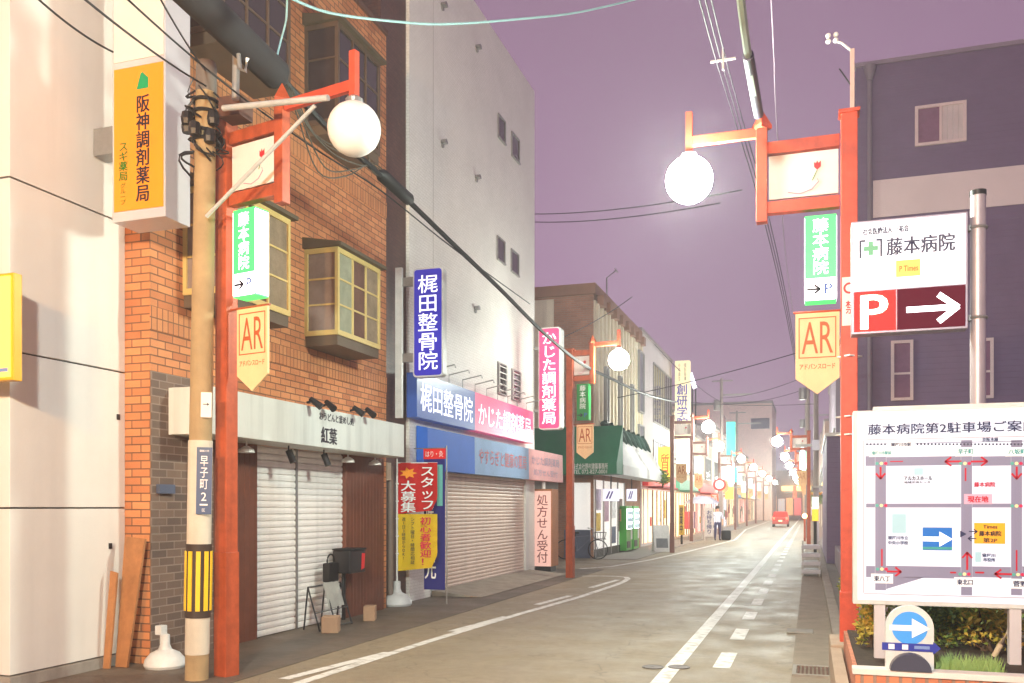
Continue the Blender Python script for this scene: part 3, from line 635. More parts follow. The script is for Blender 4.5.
cyw = cloth(zb, zm, .02, X1).build("yellow_cloth", mat("banner_yellow", (255, 222, 40), .7, .06, 3), nb)
text("スタッフ", letterw, cr, .53, 2.02, .22, .72, y=-.025, vertical=True, bold=.04)
text("大募集", letterw, cr, .20, 1.88, .26, .54, y=-.025, vertical=True, bold=.05)
star = [(.20+(.16 if k % 2 == 0 else .085)*math.cos(6.283*k/14), 2.28+(.10 if k % 2 == 0 else .055)*math.sin(6.283*k/14)) for k in range(14)]
flat("burst", mat("burst_orange", (250, 150, 20), .6, 0), cr, star, -.022)
text("初心者歓迎！", mat("crimson_letters", (206, 20, 60), .6, 0), cyw, .50, 1.12, .19, .82, y=-.025, vertical=True, bold=.04)
text("シフト曜日・時間応相談", letterd, cyw, .275, 1.12, .07, .80, y=-.025, vertical=True, bold=.0)
text("週1日3時間からOK!", letterd, cyw, .12, 1.16, .06, .72, y=-.025, vertical=True, bold=.0)
for z_ in (2.1, 1.8, 1.5, 1.2, .9): box("tie", white, nb, -.02, .03, -.01, .01, z_-.012, z_+.012)
box("top_rod", white, nb, -.02, X1, -.004, .004, zt-.01, zt+.005)
# blue banner behind
X0, zt = PY(424, 449, 14.55); X1, zb = PY(446, 592, 14.55)
b2 = thing("banner_flag", "tall dark blue clinic banner with red header hanging behind the yellow banner", "banner", (X0, 14.55, 0))
w_ = X1-X0; zb = max(zb, .25)
box("blue_cloth", mat("banner_blue", (34, 36, 120), .7, .06, 3), b2, 0, w_*.95, 0, .012, zb, zt-.18)
hd = box("red_header", MATS["banner_red"], b2, -.01, w_*.98, -.003, .012, zt-.18, zt)
text("はり・灸", letterw, hd, w_*.48, zt-.09, w_*.8, .11, y=-.006, bold=.02)
text("整骨院", letterw, hd, w_*.27, zt-.75, w_*.34, 1.0, y=-.006, vertical=True, bold=.03)
text("元", letterw, hd, w_*.3, zb+.35, w_*.5, .32, y=-.006, bold=.03)
flat("strip", mat("mint_strip", (110, 196, 186), .5, 0), hd, rect(w_*.6, w_*.85, zt-1.0, zt-.28), -.003)
MB().tube([(w_+.01, .01, .01), (w_+.01, .01, zt+.05)], .012, 8).tube([(-.2, .01, zt+.01), (w_, .01, zt+.01)], .01, 6).build("pole", steel, b2)
# boards leaning by the brick corner
tan = mat("board_wood", (164, 112, 70), .7, .25, 5)
o = MB().prism([(0, 0), (.15, 0), (.28, 1.36), (.02, 1.38)], 0, .03).build("wooden_board", tan); o.location = (-6.98, 7.72, .01); o.rotation_euler = (R(-5), 0, 0)
tag(o, "wide tan plank leaning against the brick corner", "board", "planks leaning at the brick corner")
o = MB().prism([(0, 0), (.08, 0), (.12, 1.0), (.03, 1.02)], 0, .025).build("wooden_board", tan); o.location = (-7.03, 7.60, .01); o.rotation_euler = (R(-4), 0, 0)
tag(o, "short narrow plank leaning in front of a wider one", "board", "planks leaning at the brick corner")
# rack, cloth, bag and letter box by the shutter
x, y_ = G(300, 625)
rk = thing("folding_rack", "low black metal folding rack standing before the white shutter", "rack", (-6.52, 10.75, .01), R(90)); rk.scale = (1, 1, .82)
m = MB()
for lx in (0, .45, .9):
    m.tube([(lx, -.22, 0), (lx+.06, 0, .72)], .013, 6).tube([(lx+.12, .10, 0), (lx+.06, 0, .72)], .013, 6)
m.tube([(0.06, 0, .72), (.96, 0, .72)], .012, 6).tube([(0, -.22, .03), (.9, -.22, .03)], .012, 6).tube([(.02, -.14, .3), (.93, -.14, .3)], .01, 6)
m.build("frame", dark, rk)
o = MB()
rows = []
for j in range(8):
    rows.append([o.bm.verts.new((.40+.42*i/6, (-.03-.10*j/7)+.015*math.sin(i*1.7), .76-.42*j/7)) for i in range(7)])
for a, b in zip(rows, rows[1:]):
    for i in range(6): o.bm.faces.new([a[i], a[i+1], b[i+1], b[i]])
bmesh.ops.solidify(o.bm, geom=o.bm.faces[:], thickness=.012)
o = o.build("cloth", mat("white_cloth", (206, 204, 196), .9, .08, 6), None, True); o.location = rk.location; o.scale = (1, 1, .82); o.rotation_euler = (0, 0, R(90))
tag(o, "white cloth draped over the black folding rack", "cloth")
bg_ = thing("handbag", "dark shoulder bag with looped handle on top of the rack", "bag", (-6.55, 11.48, .60), R(90))
MB().box(-.14, .14, -.06, .06, .02, .30, bev=.03).build("body", black, bg_, True); MB().ring((0, 0, .32), .10, .012, 'y').build("handle", black, bg_)
lb = thing("letter_box", "black wall box with a bright red sticker on the brown boards", "letter box", (-6.69, 12.02, -.12), R(90))
zt, zb = 1.18, .84
box("body", mat("box_black", (40, 36, 38), .4, .1), lb, -.25, .22, -.30, 0, zb, zt, bev=.02); box("lid", black, lb, -.26, .23, -.32, -.0, zt, zt+.025, bev=.008)
flat("sticker", mat("sticker_red", (220, 40, 44), .5, 0), lb, [(.08, zb+.04), (.18, zb+.06), (.2, zt-.06), (.1, zt-.05)], -.302)
MB().tube([(0, -.05, .84), (0, -.05, .0)], .03, 8).build("post", dark, lb)
for px, py, w_, lab in ((331, 633, .22, "tan concrete weight block before the folding rack"), (370, 621, .17, "tan concrete weight block below the brown boards")):
    x, y_ = G(px, py); o = MB().box(-w_/2, w_/2, -.12, .12, 0, .22, bev=.012).build("weight_block", mat("tan_block", (176, 138, 108), .8, .12, 6, bump=.2)); o.location = (x, y_, .01); o.rotation_euler = (0, 0, R(20))
    tag(o, lab, "block", "concrete weight blocks by the shutters")

# ================================================================== RIGHT: planter, map board, signs
plm = brick_mat("planter_brick", (206, 128, 92), (180, 104, 74), (150, 120, 104), .30, .085, .012, vertical=True, offset=0, bump=.8)
pt = thing("planter", "low brick planter wall with pale coping below the map board", "planter", (.29, 6.9, 0))
MB().box(.02, 4.6, .02, .14, 0, .50).box(.02, .05, .14, 2.4, 0, .50).build("wall", plm, pt)
MB().box(0, 4.6, 0, .14, .50, .545, bev=.006).build("coping", mat("coping_pale", (216, 206, 198), .7, .08, 5), pt)
box("soil", mat("soil", (62, 50, 40), .95, .3, 9, bump=.6), pt, .052, 4.5, .14, 2.38, .44, .512)
o = MB().box(.19, .288, 6.9, 9.318, 0, .33).box(.19, .72, 9.32, 10.1, 0, .36, bev=.02).build("concrete_footing", mat("footing", (168, 146, 126), .85, .15, 4, bump=.25)); tag(o, "low concrete footing under the right lamp post", "footing")
# hospital sign on its pole
HY = 8.6
X0, zt = PY(851.5, 222, HY); X1, zb = PY(968, 328, HY); zmid = PY(910, 288.5, HY)[1]
hs = thing("hospital_sign", "glowing white hospital sign with red parking panel and white arrow below", "sign", (X0, HY, 0))
w_ = X1-X0
box("cabinet", mat("sign_frame", (170, 160, 176), .4, .05, metal=.3), hs, 0, w_, .004, .18, zb, zt, bev=.006)
up = box("upper_face", lit("hospital_white", (236, 236, 244), .5, True), hs, .02, w_-.02, -.004, .004, zmid+.01, zt-.02)
lw = mat("lavender_letters", (62, 60, 86), .5, 0); hh = zt-zmid
text("藤本病院", lw, up, w_*.60, zmid+hh*.60, w_*.58, .155, y=-.007, bold=.06)
text("社会医療法人 一祐会", lw, up, w_*.30, zmid+hh*.84, w_*.40, .06, y=-.007, bold=.12)
cx, cz = w_*.17, zmid+hh*.60
em = MB().prism([(cx-.02, cz-.06), (cx+.02, cz-.06), (cx+.02, cz-.02), (cx+.06, cz-.02), (cx+.06, cz+.02), (cx+.02, cz+.02), (cx+.02, cz+.06), (cx-.02, cz+.06), (cx-.02, cz+.02), (cx-.06, cz+.02), (cx-.06, cz-.02), (cx-.02, cz-.02)], -.008, -.005)
em.build("emblem", mat("mint_mark", (110, 180, 140), .5, 0), up)
for sg in (-1, 1):
    a_, b_, c_, d_ = cx+sg*.095, cx+sg*.078, cx+sg*.045, cz
    MB().prism([(a_, d_-.08), (a_, d_+.08), (c_, d_+.08), (c_, d_+.062), (b_, d_+.062), (b_, d_-.08)], -.008, -.005).build("bracket_mark", lw, up)
flat("yellow_patch", mat("yellow_print", (246, 214, 110), .5, 0), up, rect(w_*.39, w_*.60, zmid+hh*.17, zmid+hh*.40), -.004)
text("P Times", mat("orange_letters", (196, 110, 40), .5, 0), up, w_*.5, zmid+hh*.28, w_*.16, .05, y=-.0085, bold=.03)
pf = box("parking_face", mat("parking_red", (150, 4, 4), .5, 0, emit=9.0, ecol=(255, 10, 8), spec=.1), hs, .02, w_*.39, -.004, .004, zb+.02, zmid)
text("P", lit("parking_letter", (255, 240, 214), 2.2), pf, w_*.20, (zb+zmid)/2, w_*.23, (zmid-zb)*.8, y=-.008, bold=.06)
af = box("arrow_face", mat("arrow_maroon", (44, 6, 22), .6, 0, emit=.3, ecol=(120, 10, 40), spec=.1), hs, w_*.40, w_-.02, -.004, .004, zb+.02, zmid)
a = chevron(w_*.70, (zb+zmid)/2, w_*.42, .05, .14).build("arrow", lit("arrow_white", (252, 248, 255), 1.6), af); a.location.y = -.008
sp = thing("sign_pole", "thick galvanised pole with dark cap carrying the hospital sign", "pole", (PY(978, 300, 8.75)[0], 8.75, .0))
MB().tube([(0, 0, .5), (0, 0, PY(978, 196, 8.75)[1])], .064, 16).build("pole", mat("pole_steel", (176, 164, 170), .45, .1, 5, metal=.4), sp, True)
MB().tube([(0, 0, PY(978, 196, 8.75)[1]), (0, 0, PY(978, 191, 8.75)[1])], .068, 16).build("cap", dark, sp, True)
for py in (228, 318): z_ = PY(978, py, 8.75)[1]; MB().ring((0, 0, z_), .068, .014, 'z', 16).box(-.16, -.06, -.04, .04, z_-.025, z_+.025).build("clamp", steel, sp)
# map board
MY = 7.6
X0, zt = PY(853, 411, MY); _, zb = PY(853, 604, MY); MW = 2.45
mb = thing("map_board", "large white parking map board, faint glow in its face colour, with grey streets and red arrows", "map board", (X0, MY, 0))
box("board", plastic_w, mb, 0, MW, .004, .14, zb, zt, bev=.008)
fc = box("face_panel", mat("map_white", (206, 212, 230), .4, 0, emit=.16, ecol=(220, 226, 255)), mb, .035, MW-.035, -.003, .004, zb+.035, zt-.015)  # faint glow in face and prints stands in for light falling on the board
box("rear_panel", plastic_w, mb, .16, MW-.1, .17, .24, zb+.2, zt+.045)
mp_dk = mat("map_text", (40, 44, 84), .5, 0); mp_grey = mat("map_street", (132, 130, 158), .5, 0); mp_red = mat("map_red", (190, 10, 44), .5, 0)
mp_w = lit("map_label", (232, 234, 242), .05); mp_teal = mat("map_teal", (60, 150, 150), .5, 0)
def mp(px, py):                                                     # photo position on the board -> board coordinates
    x, z = PY(px, py, MY); return x-X0, z
def mtext(s, px0, px1, py0, py1, m_=mp_dk, bold=.0, y=-.0085, par=None):
    bold = max(bold, .10) if abs(py1-py0) < 8 else bold
    a, b = mp(px0, py1), mp(px1, py0); text(s, m_, par or fc, (a[0]+b[0])/2, (a[1]+b[1])/2, abs(b[0]-a[0]), abs(b[1]-a[1]), y=y, bold=bold)
def mrect(name, m_, px0, px1, py0, py1, y=-.0035, par=None):
    a, b = mp(px0, py1), mp(px1, py0); return flat(name, m_, par or fc, rect(a[0], b[0], a[1], b[1]), y, .0012)
mtext("藤本病院第2駐車場ご案内", 868, 1036, 420, 435, mp_dk, .05)
# streets (one sheet), rail line, border
q = MB()
def sq(px0, px1, py0, py1):
    a, b = mp(px0, py1), mp(px1, py0); q.prism(rect(a[0], b[0], a[1], b[1]), -.0047, -.0035)
for r_ in ((865.5, 875, 456, 466), (875.2, 886, 456, 590), (886.2, 960.8, 456, 466), (961, 972, 440, 595), (972.2, 1010.8, 456, 466), (1011, 1022, 440, 595), (1022.2, 1060, 456, 466),
           (866, 875, 503.5, 507.5), (886.2, 960.8, 503.5, 507.5), (972.2, 1010.8, 503.5, 507.5), (866, 875, 566, 577), (886.2, 960.8, 567, 577), (972.2, 1010.8, 567, 577), (1022.2, 1060, 567, 577)): sq(*r_)
p = [mp(886.2, 577.2), mp(925, 577.2), mp(886.2, 589)]; q.prism(p, -.0047, -.0035)
q.build("streets", mp_grey, fc)
q = MB()
for k in range(46): px = 867+k*3.6; q_ = mp(px, 444.3); q.prism(rect(q_[0]-.006, q_[0]+.006, q_[1]-.007, q_[1]+.007), -.0047, -.0035)
a, b = mp(866, 444.3), mp(1034, 444.3); q.prism(rect(a[0], b[0], a[1]-.002, a[1]+.002), -.0052, -.0049)
q.build("railway", mp_dk, fc)
q = MB(); a, b = mp(864, 593), mp(1060, 436)
q.prism(rect(a[0], b[0], b[1], b[1]+.006), -.005, -.0035).prism(rect(a[0], b[0], a[1]-.006, a[1]), -.005, -.0035).prism(rect(a[0]-.006, a[0], a[1], b[1]), -.005, -.0035)
q.build("border", mat("map_border", (170, 160, 172), .5, 0), fc)
mrect("label", mp_w, 887, 915, 441, 448, -.0055); mtext("寝屋川市駅", 891, 911, 442.5, 446.5, mp_dk, 0, -.0085)
mtext("京阪本線", 982, 998, 437.5, 441.5)
for (s, a, b, c_, d, m_) in (("寝屋川市駅前", 872, 891, 451, 455, mp_teal), ("早子町", 958, 973, 449, 454.5, mp_teal), ("八坂町", 1008, 1026, 449, 454.5, mp_teal), ("東八丁", 874, 890, 576, 581, mp_dk), ("東北口", 957, 972.5, 579.5, 584.5, mp_dk), ("菅野", 1013, 1027, 581, 586.5, mp_dk)):
    mrect("label", mp_w, a-3, b+3, c_-2, d+2, -.0058); mtext(s, a, b, c_, d, m_, .01)
mtext("アルカスホール", 904, 932, 476, 480.5, letterd, .01); mtext("地域交流センター", 904, 934, 481, 483.5, letterd)
mtext("藤本病院", 974, 995, 482, 487, mp_red, .01)
mrect("label", mat("here_label", (236, 170, 196), .5, 0), 964, 992, 494, 504, -.0058); mtext("現在地", 967.5, 988, 496, 502.5, mp_red, .01, -.009)
mtext("寝屋川市立", 888, 908, 536, 539.5); mtext("中央小学校", 888, 908, 541, 544.5); mtext("寝屋川", 982, 995, 553.5, 557); mtext("市役所", 983, 995, 558, 561.5)
mrect("block", mat("map_pale_blue", (166, 204, 220), .5, 0), 892, 906, 514, 533); mrect("block", MATS["map_pale_blue"], 975, 981, 552, 562); mrect("block", MATS["map_pale_blue"], 914, 923, 468, 475)
# blue arrow inset
bi = mrect("arrow_inset", lit("inset_blue", (36, 104, 184), .1), 922.5, 952, 527.5, 550, -.006); a = mp(937.5, 539); MB().prism(arrow_pts(a[0], a[1], .205, .035, .09, .115), -.0095, -.0075).build("arrow", lit("inset_white", (240, 240, 250), .5), bi)
mrect("inset_top", mp_w, 922.5, 952, 520, 527.3, -.006); mrect("inset_stripe", mp_teal, 922.5, 952, 547, 549.3, -.008)
# yellow car park block
yb = mrect("car_park_block", lit("map_orange", (240, 164, 40), .08), 974, 1005, 523, 543.5, -.006)
mtext("Times", 983, 997, 525, 528.5, letterd, .01, -.009, yb); mtext("藤本病院", 979, 1001, 531, 536, letterd, .01, -.009, yb); mtext("第2P", 983, 997, 538, 542.5, letterd, .01, -.009, yb)
p = [mp(960, 530.5), mp(966.5, 534), mp(960, 537.5)]; flat("pointer", mp_dk, fc, p, -.006)
# arrows on the streets
def marrow(px, py, L, up, m_=mp_red, w=.014, hd=.04):
    a = mp(px, py); o = chevron(a[0], a[1], L, w, hd, up).build("arrow", m_, fc); o.location.y = -.0078
for (px, py, L, up) in ((880.5, 473, .09, -R(90)), (953, 461.5, .11, R(180)), (979, 461.5, .11, 0), (1016.5, 473, .09, -R(90)), (894, 571.5, .10, 0), (967, 561, .13, R(90)), (1003, 574, .11, R(180))): marrow(px, py, L, up)
for (px, py, up) in ((973, 531.5, 0), (972, 538.5, R(180))): marrow(px, py, .055, up, mp_dk, .008, .022)
for r_ in ((890, 903, 460.9, 462.1), (964.6, 966.2, 468, 481), (881, 882.6, 549, 566), (950, 956, 571.8, 573.2), (975, 984, 571.8, 573.2), (1015.6, 1017.2, 550, 571)): mrect("stroke", mp_red, *r_, -.0068)
for (px, py) in ((877, 463.5), (960.5, 463.5), (1012, 463.5), (877, 505.5), (1012, 506), (877.5, 569), (960, 574), (1013.5, 574.5)):
    q = MB()
    for k in (0, 4.3, 8.6): a = mp(px+k, py); q.prism(disc(a[0], a[1], .0125, 14), -.010, -.008)
    o = q.build("traffic_signal", [mat("dot_teal", (90, 170, 160), .5, 0), mat("dot_cream", (246, 226, 170), .5, 0), mat("dot_red", (206, 34, 84), .5, 0)], fc)
    for f in o.data.polygons: f.material_index = min(2, f.index//16)
# posts
m = MB()
for px in (880, 1016): x = mp(px, 600)[0]; box("post", mat("board_post", (196, 188, 190), .4, .06), mb, x-.04, x+.04, .02, .10, .51, zb)
# small blue arrow sign on the planter wall
AY = 6.98
xl, zt = PY(885.5, 605, AY); xr, zb = PY(934, 672, AY)
ar = thing("arrow_board", "round topped white board with a blue disc and white arrow", "sign", ((xl+xr)/2, AY, .545))
hw = (xr-xl)/2; ht = zt-.545
arch = [(-hw, 0), (hw, 0)]+[(hw*math.cos(R(a)), ht-hw+hw*math.sin(R(a))) for a in range(0, 181, 12)]
MB().prism(arch, 0, .07).build("panel", plastic_w, ar)
dz = PY(908, 628, AY)[1]-.545
dsk = MB().prism(disc(0, dz, hw*.74), -.004, 0).build("disc", lit("disc_blue", (66, 140, 210), .12), ar)
MB().prism(arrow_pts(.0, dz, .27, .04, .12, .14), -.007, -.0045).build("arrow", letterw, dsk)
bz = PY(908, 647, AY)[1]-.545
MB().prism(arrow_pts(.01, bz, .385, .055, .05, .09), -.008, -.005).build("ribbon", mat("ribbon_blue", (48, 56, 150), .4, 0), ar)
q = MB()
for a in (-.12, -.03): MB().prism(rect(a-.02, a+.02, bz-.018, bz+.018), -.010, -.0085).build("block", letterw, ar)
box("lettering", mat("pale_blue_print", (120, 140, 190), .5, 0), ar, .03, .13, -.010, -.0085, bz-.01, bz+.012)
MB().prism([(-.135, 0)]+[(.135*math.cos(R(a)), .12*math.sin(R(a))) for a in range(0, 181, 15)], -.10, -.008).build("foot", mat("dark_foot", (66, 66, 82), .35, .1), ar, False)
# bushes and grass in the planter
leafm = []
for i, c_ in enumerate(((128, 146, 62), (168, 156, 62), (84, 108, 60), (200, 174, 80))): leafm.append(mat("leaf_%s" % "abcd"[i], c_, .55, .2, 9))  # yellow tones put the warm lamp light into the leaf colour
def bush(name, label, loc, rx, ry, rz_, n, mats, leaf=.045, group=None, stems=True):
    t = thing(name, label, "bush", loc, 0, group); m = MB(); random.seed(hash(label) % 999 if False else int(loc[0]*971+loc[1]*37) % 999)
    cl = [(random.gauss(0, .45)*rx, random.gauss(0, .45)*ry, (.25+.75*random.random())*rz_*2*.72, .35+.3*random.random()) for _ in range(14)]
    faces = []
    for k in range(n):
        c0 = random.choice(cl); v = Vector((random.gauss(0, 1), random.gauss(0, 1), random.gauss(0, 1))).normalized()*(random.random()**.4)*c0[3]
        p = Vector((c0[0]+v.x*rx, c0[1]+v.y*ry, max(.03, c0[2]+v.z*rz_)))
        d = Vector((random.gauss(0, 1), random.gauss(0, 1), random.gauss(.3, .7))).normalized(); u = d.cross(Vector((random.random(), random.random(), random.random()))).normalized()
        L = leaf*(.6+.8*random.random()); ww = L*.45
        f = m.bm.faces.new([m.bm.verts.new(p), m.bm.verts.new(p+d*L*.5+u*ww*.5), m.bm.verts.new(p+d*L), m.bm.verts.new(p+d*L*.5-u*ww*.5)])
        f.material_index = random.choice(range(len(mats))) if random.random() < .4 else (cl.index(c0) % len(mats))
    bm_ = m.bm; me = bpy.data.meshes.new("foliage"); bm_.to_mesh(me); bm_.free()
    for mm in mats: me.materials.append(mm)
    o = bpy.data.objects.new("foliage", me); COL.objects.link(o); o.parent = t
    s = MB()
    for c0 in cl[:9]: s.tube([(random.gauss(0, .03), random.gauss(0, .03), 0), (c0[0]*.5, c0[1]*.5, c0[2]*.55), (c0[0], c0[1], c0[2])], [.012, .008, .004], 5)
    s.build("stems", mat("twig", (80, 62, 46), .8, .1), t)
    return t
x, _ = PY(868, 640, 8.2); bush("bush", "yellow green shrub squeezed between lamp post and map board leg", (x+.05, 8.2, .512), .12, .2, .30, 1300, [leafm[1], leafm[0], leafm[3]], .05, "shrubs in the planter")
x, _ = PY(938, 640, 8.5); bush("bush", "dark green shrub right behind the blue arrow board", (x-.05, 8.5, .512), .30, .3, .36, 3000, [leafm[0], leafm[2]], .05, "shrubs in the planter")
x, _ = PY(985, 640, 8.3); bush("bush", "olive and yellow shrub near the right map board leg", (x, 8.3, .512), .30, .3, .30, 2600, [leafm[3], leafm[1], leafm[0]], .05, "shrubs in the planter")
x, _ = PY(960, 640, 9.0); bush("bush", "dark shrub at the back of the planter in shade", (x, 9.0, .512), .55, .2, .36, 3000, [leafm[2], leafm[2], leafm[0]], .05, "shrubs in the planter")
x, y_ = G(834, 588); bush("bush", "small green weed clump at the foot of the purple wing", (.62, 16.5, .1), .16, 1.2, .26, 2200, [leafm[0], leafm[1]], .06)
m = MB(); random.seed(5); xa = PY(925, 660, 7.15)[0]; xb = PY(1003, 660, 7.15)[0]
for k in range(900):
    x = random.uniform(xa, xb); y_ = random.uniform(7.06, 7.5); hgt = random.uniform(.03, .12); a = random.random()*6.28; dx, dy = .02*math.cos(a), .02*math.sin(a)
    m.bm.faces.new([m.bm.verts.new((x-.004, y_, .512)), m.bm.verts.new((x+.004, y_, .512)), m.bm.verts.new((x+dx*1.8, y_+dy*1.8, .512+hgt))])
tag(m.build("grass", mat("grass_green", (140, 166, 92), .6, .2, 9)), "short green grass behind the planter coping", "grass", kind="stuff")
x, _ = PY(1008, 650, 8.0)
mt = thing("pipe_meter", "pale conduit pipe with grey meter box behind the map board leg", "pipe", (x, 8.0, .51))
MB().tube([(-.10, 0, 0), (-.05, 0, .1), (.02, 0, .25), (.02, 0, .6)], .022, 10).tube([(.02, 0, .35), (.02, 0, .5)], .045, 10).build("pipe", mat("conduit", (190, 168, 140), .5, .1), mt, True)
box("meter_box", steel, mt, -.24, -.10, -.03, .06, .44, .62)
# stick camera mount on top of the right lamp
zc0, zc1 = PT(849, 118, 9.0).z, PT(849, 50, 9.0).z
ca = thing("aerial_mast", "thin pale mast with a small white multi head lamp above the right post", "mast", (.40, 9.60, 0))
box("mast", mat("mast_pink", (206, 172, 160), .5, .1), ca, -.02, .02, -.02, .02, 5.655, zc1)
MB().tube([(0, 0, zc1-.02), (-.10, 0, zc1+.08), (-.16, 0, zc1+.11)], .012, 6).build("bracket", white, ca)
m = MB()
for k in range(4): a = R(45+90*k); m.ball((-.19+.05*math.cos(a), -.03, zc1+.13+.04*math.sin(a)), .026, 10)
m.build("lamp_heads", white, ca)
MB().tube([(0, -.01, zc0+.3), (-.12, -.01, zc0+.5)], .008, 5).build("stay", dark, ca)

# ================================================================== RIGHT: purple house
pm = line_mat("purple_siding", (122, 104, 132), 'z', .14, .35, .7, .08)
XC, zr = PY(856, 68, 24.0)
ph = thing("purple_house", "dark purple sided house with a pale band and small sliding windows", "building", (XC, 24.0, 0))
def pp(px, py): x, z = PY(px, py, 24.0); return x-XC, z
MB().box(0, 14, 0, 8, 0, zr).build("wall", pm, ph)
box("coping", mat("coping_mauve", (150, 136, 150), .6, .05), ph, -.04, 14, -.05, .2, zr, zr+.10)
a, b = pp(873, 181), pp(873, 218); box("band", mat("pale_band", (232, 216, 214), .6, .05, 1), ph, a[0], 14, -.02, 0, b[1], a[1])
a = pp(869.5, 76)[0]; m = MB().tube([(a, -.09, 0), (a, -.09, zr-.35)], .055, 10); m.lathe([(.06, zr-.4), (.13, zr-.2), (.15, zr-.05)], a, -.12, 10); m.build("downpipe", mat("mauve_pipe", (130, 118, 130), .5, .06), ph, True)
cur = mat("mauve_curtain", (186, 172, 170), .8, .1, 8); 
def hwin(px0, px1, py0, py1, sliding=True):
    a, b = pp(px0, py1), pp(px1, py0); t = .07; w = MB().box(a[0]-t, b[0]+t, -.06, 0, a[1]-t, a[1]).box(a[0]-t, b[0]+t, -.06, 0, b[1], b[1]+t).box(a[0]-t, a[0], -.06, 0, a[1], b[1]).box(b[0], b[0]+t, -.06, 0, a[1], b[1])
    o = w.build("window", mat("pink_frame", (228, 208, 204), .5, .05), ph); mid = (a[0]+b[0])/2
    if sliding:
        box("pane", mat("mauve_glass", (142, 106, 128), .06, .15), o, a[0], mid-.025, -.02, 0, a[1], b[1]); box("pane", line_mat("curtain_stripes", (214, 200, 198), 'x', .12, .9), o, mid+.025, b[0], -.02, 0, a[1], b[1]); box("mullion", MATS["pink_frame"], o, mid-.025, mid+.025, -.045, 0, a[1], b[1])
    else:
        box("pane", MATS["mauve_glass"], o, a[0], b[0], -.02, 0, a[1], b[1]); box("mullion", MATS["pink_frame"], o, a[0], b[0], -.04, -.02, (a[1]+b[1])/2-.1, (a[1]+b[1])/2-.05)
hwin(918, 963, 104, 144); hwin(894, 910, 343, 398, False); hwin(973, 990, 341, 396, False)
pw = thing("purple_wing", "single storey purple wing with a white cap behind the right lamp post", "building", (.45, 27.0, 0))
MB().box(0, 8, .0, 9, 0, 3.70).build("wall", pm, pw); box("cap", white, pw, -.04, 8, -.05, 9, 3.70, 3.80)
o = MB().box(.66, .80, 10.4, 26.9, .1, .62, bev=.01).build("boundary_wall", mat("wall_mauve", (150, 134, 140), .8, .12, 2, bump=.2)); tag(o, "low rendered wall running from the lamp post to the purple wing", "wall")
# stacked crates and yellow sign further along
x, y_ = G(812, 566)
t = thing("crate_stack", "stack of pale plastic trays on the right gutter", "tray stack", (.05, 23.5, .005))
for k in range(4): MB().box(-.25, .2, -.3, .3, .06+k*.2, .16+k*.2, bev=.02).build("tray", mat("tray_grey", (186, 180, 186), .5, .06), t)
MB().box(-.24, -.20, -.28, -.24, 0, .85).box(.15, .19, -.28, -.24, 0, .85).box(-.24, -.20, .24, .28, 0, .85).box(.15, .19, .24, .28, 0, .85).build("frame", steel, t)
X0, zt = PY(812, 497, 33); X1, zb = PY(818.5, 521, 33)
t = thing("yellow_post_sign", "narrow white and yellow shop sign standing past the purple wing", "sign", ((X0+X1)/2, 33, 0)); hw = (X1-X0)/2
box("cabinet", lit("post_sign_white", (248, 240, 226), .7), t, -hw, hw, 0, .15, (zb+zt)/2, zt); box("lower_face", lit("post_sign_yellow", (246, 190, 50), .6), t, -hw, hw, 0, .15, zb, (zb+zt)/2-.01); box("post", dark, t, -.05, .05, .04, .12, 0, zb)

# ================================================================== LEFT beyond the side street
br2 = brick_mat("red_brown_brick", (180, 126, 98), (160, 108, 84), (160, 134, 116), .22, .07, .008)
creamw = mat("cream_render", (228, 216, 190), .8, .08, 1, dirt=.15)
cb_ = thing("corner_building", "three storey corner block, brown brick end and cream ribbed street front", "building", (-6.75, 28.9, 0), R(90))
# local x runs along the street, local y into the block
MB().box(0, 8.6, 0, 9, 0, 8.7).build("wall", br2, cb_)
box("cream_end", creamw, cb_, -.03, 0, 1.35, 3.2, 2.8, 8.62)
box("parapet", mat("brown_parapet", (150, 108, 86), .7, .1), cb_, -.08, 8.65, -.08, 9, 8.7, 9.05)
m = MB(); m.box(0.02, 8.5, -.06, 0, 3.2, 8.5)
for k in range(15): x = .1+k*.58; m.box(x, x+.2, -.15, -.06, 3.3, 8.4)
m.build("ribbed_front", creamw, cb_)
for k in range(8): box("corbel", MATS["brown_parapet"], cb_, .2+k*1.08, .65+k*1.08, -.30, -.08, 8.35, 8.68)
for (x0, x1, z0, z1) in ((7.2, 8.2, 5.6, 8.0), (7.2, 8.2, 3.6, 5.0), (1.0, 1.3, 4.6, 6.4), (3.3, 3.6, 4.6, 6.4), (5.6, 5.9, 4.6, 6.4)):
    o = MB().box(x0-.05, x1+.05, -.25, -.061, z0-.05, z0).box(x0-.05, x1+.05, -.25, -.061, z1, z1+.05).box(x0-.05, x0, -.25, -.061, z0, z1).box(x1, x1+.05, -.25, -.061, z0, z1).build("window", steel, cb_); box("pane", mat("grey_glass", (120, 122, 130), .2, .1), o, x0, x1, -.2, -.062, z0, z1)
box("shop_front", lit("shop_glow", (214, 210, 204), .40), cb_, .05, 5.0, -.02, -.002, .1, 2.6)
box("end_window", MATS["shop_glow"], cb_, -.04, -.002, .1, .9, .6, 2.5)
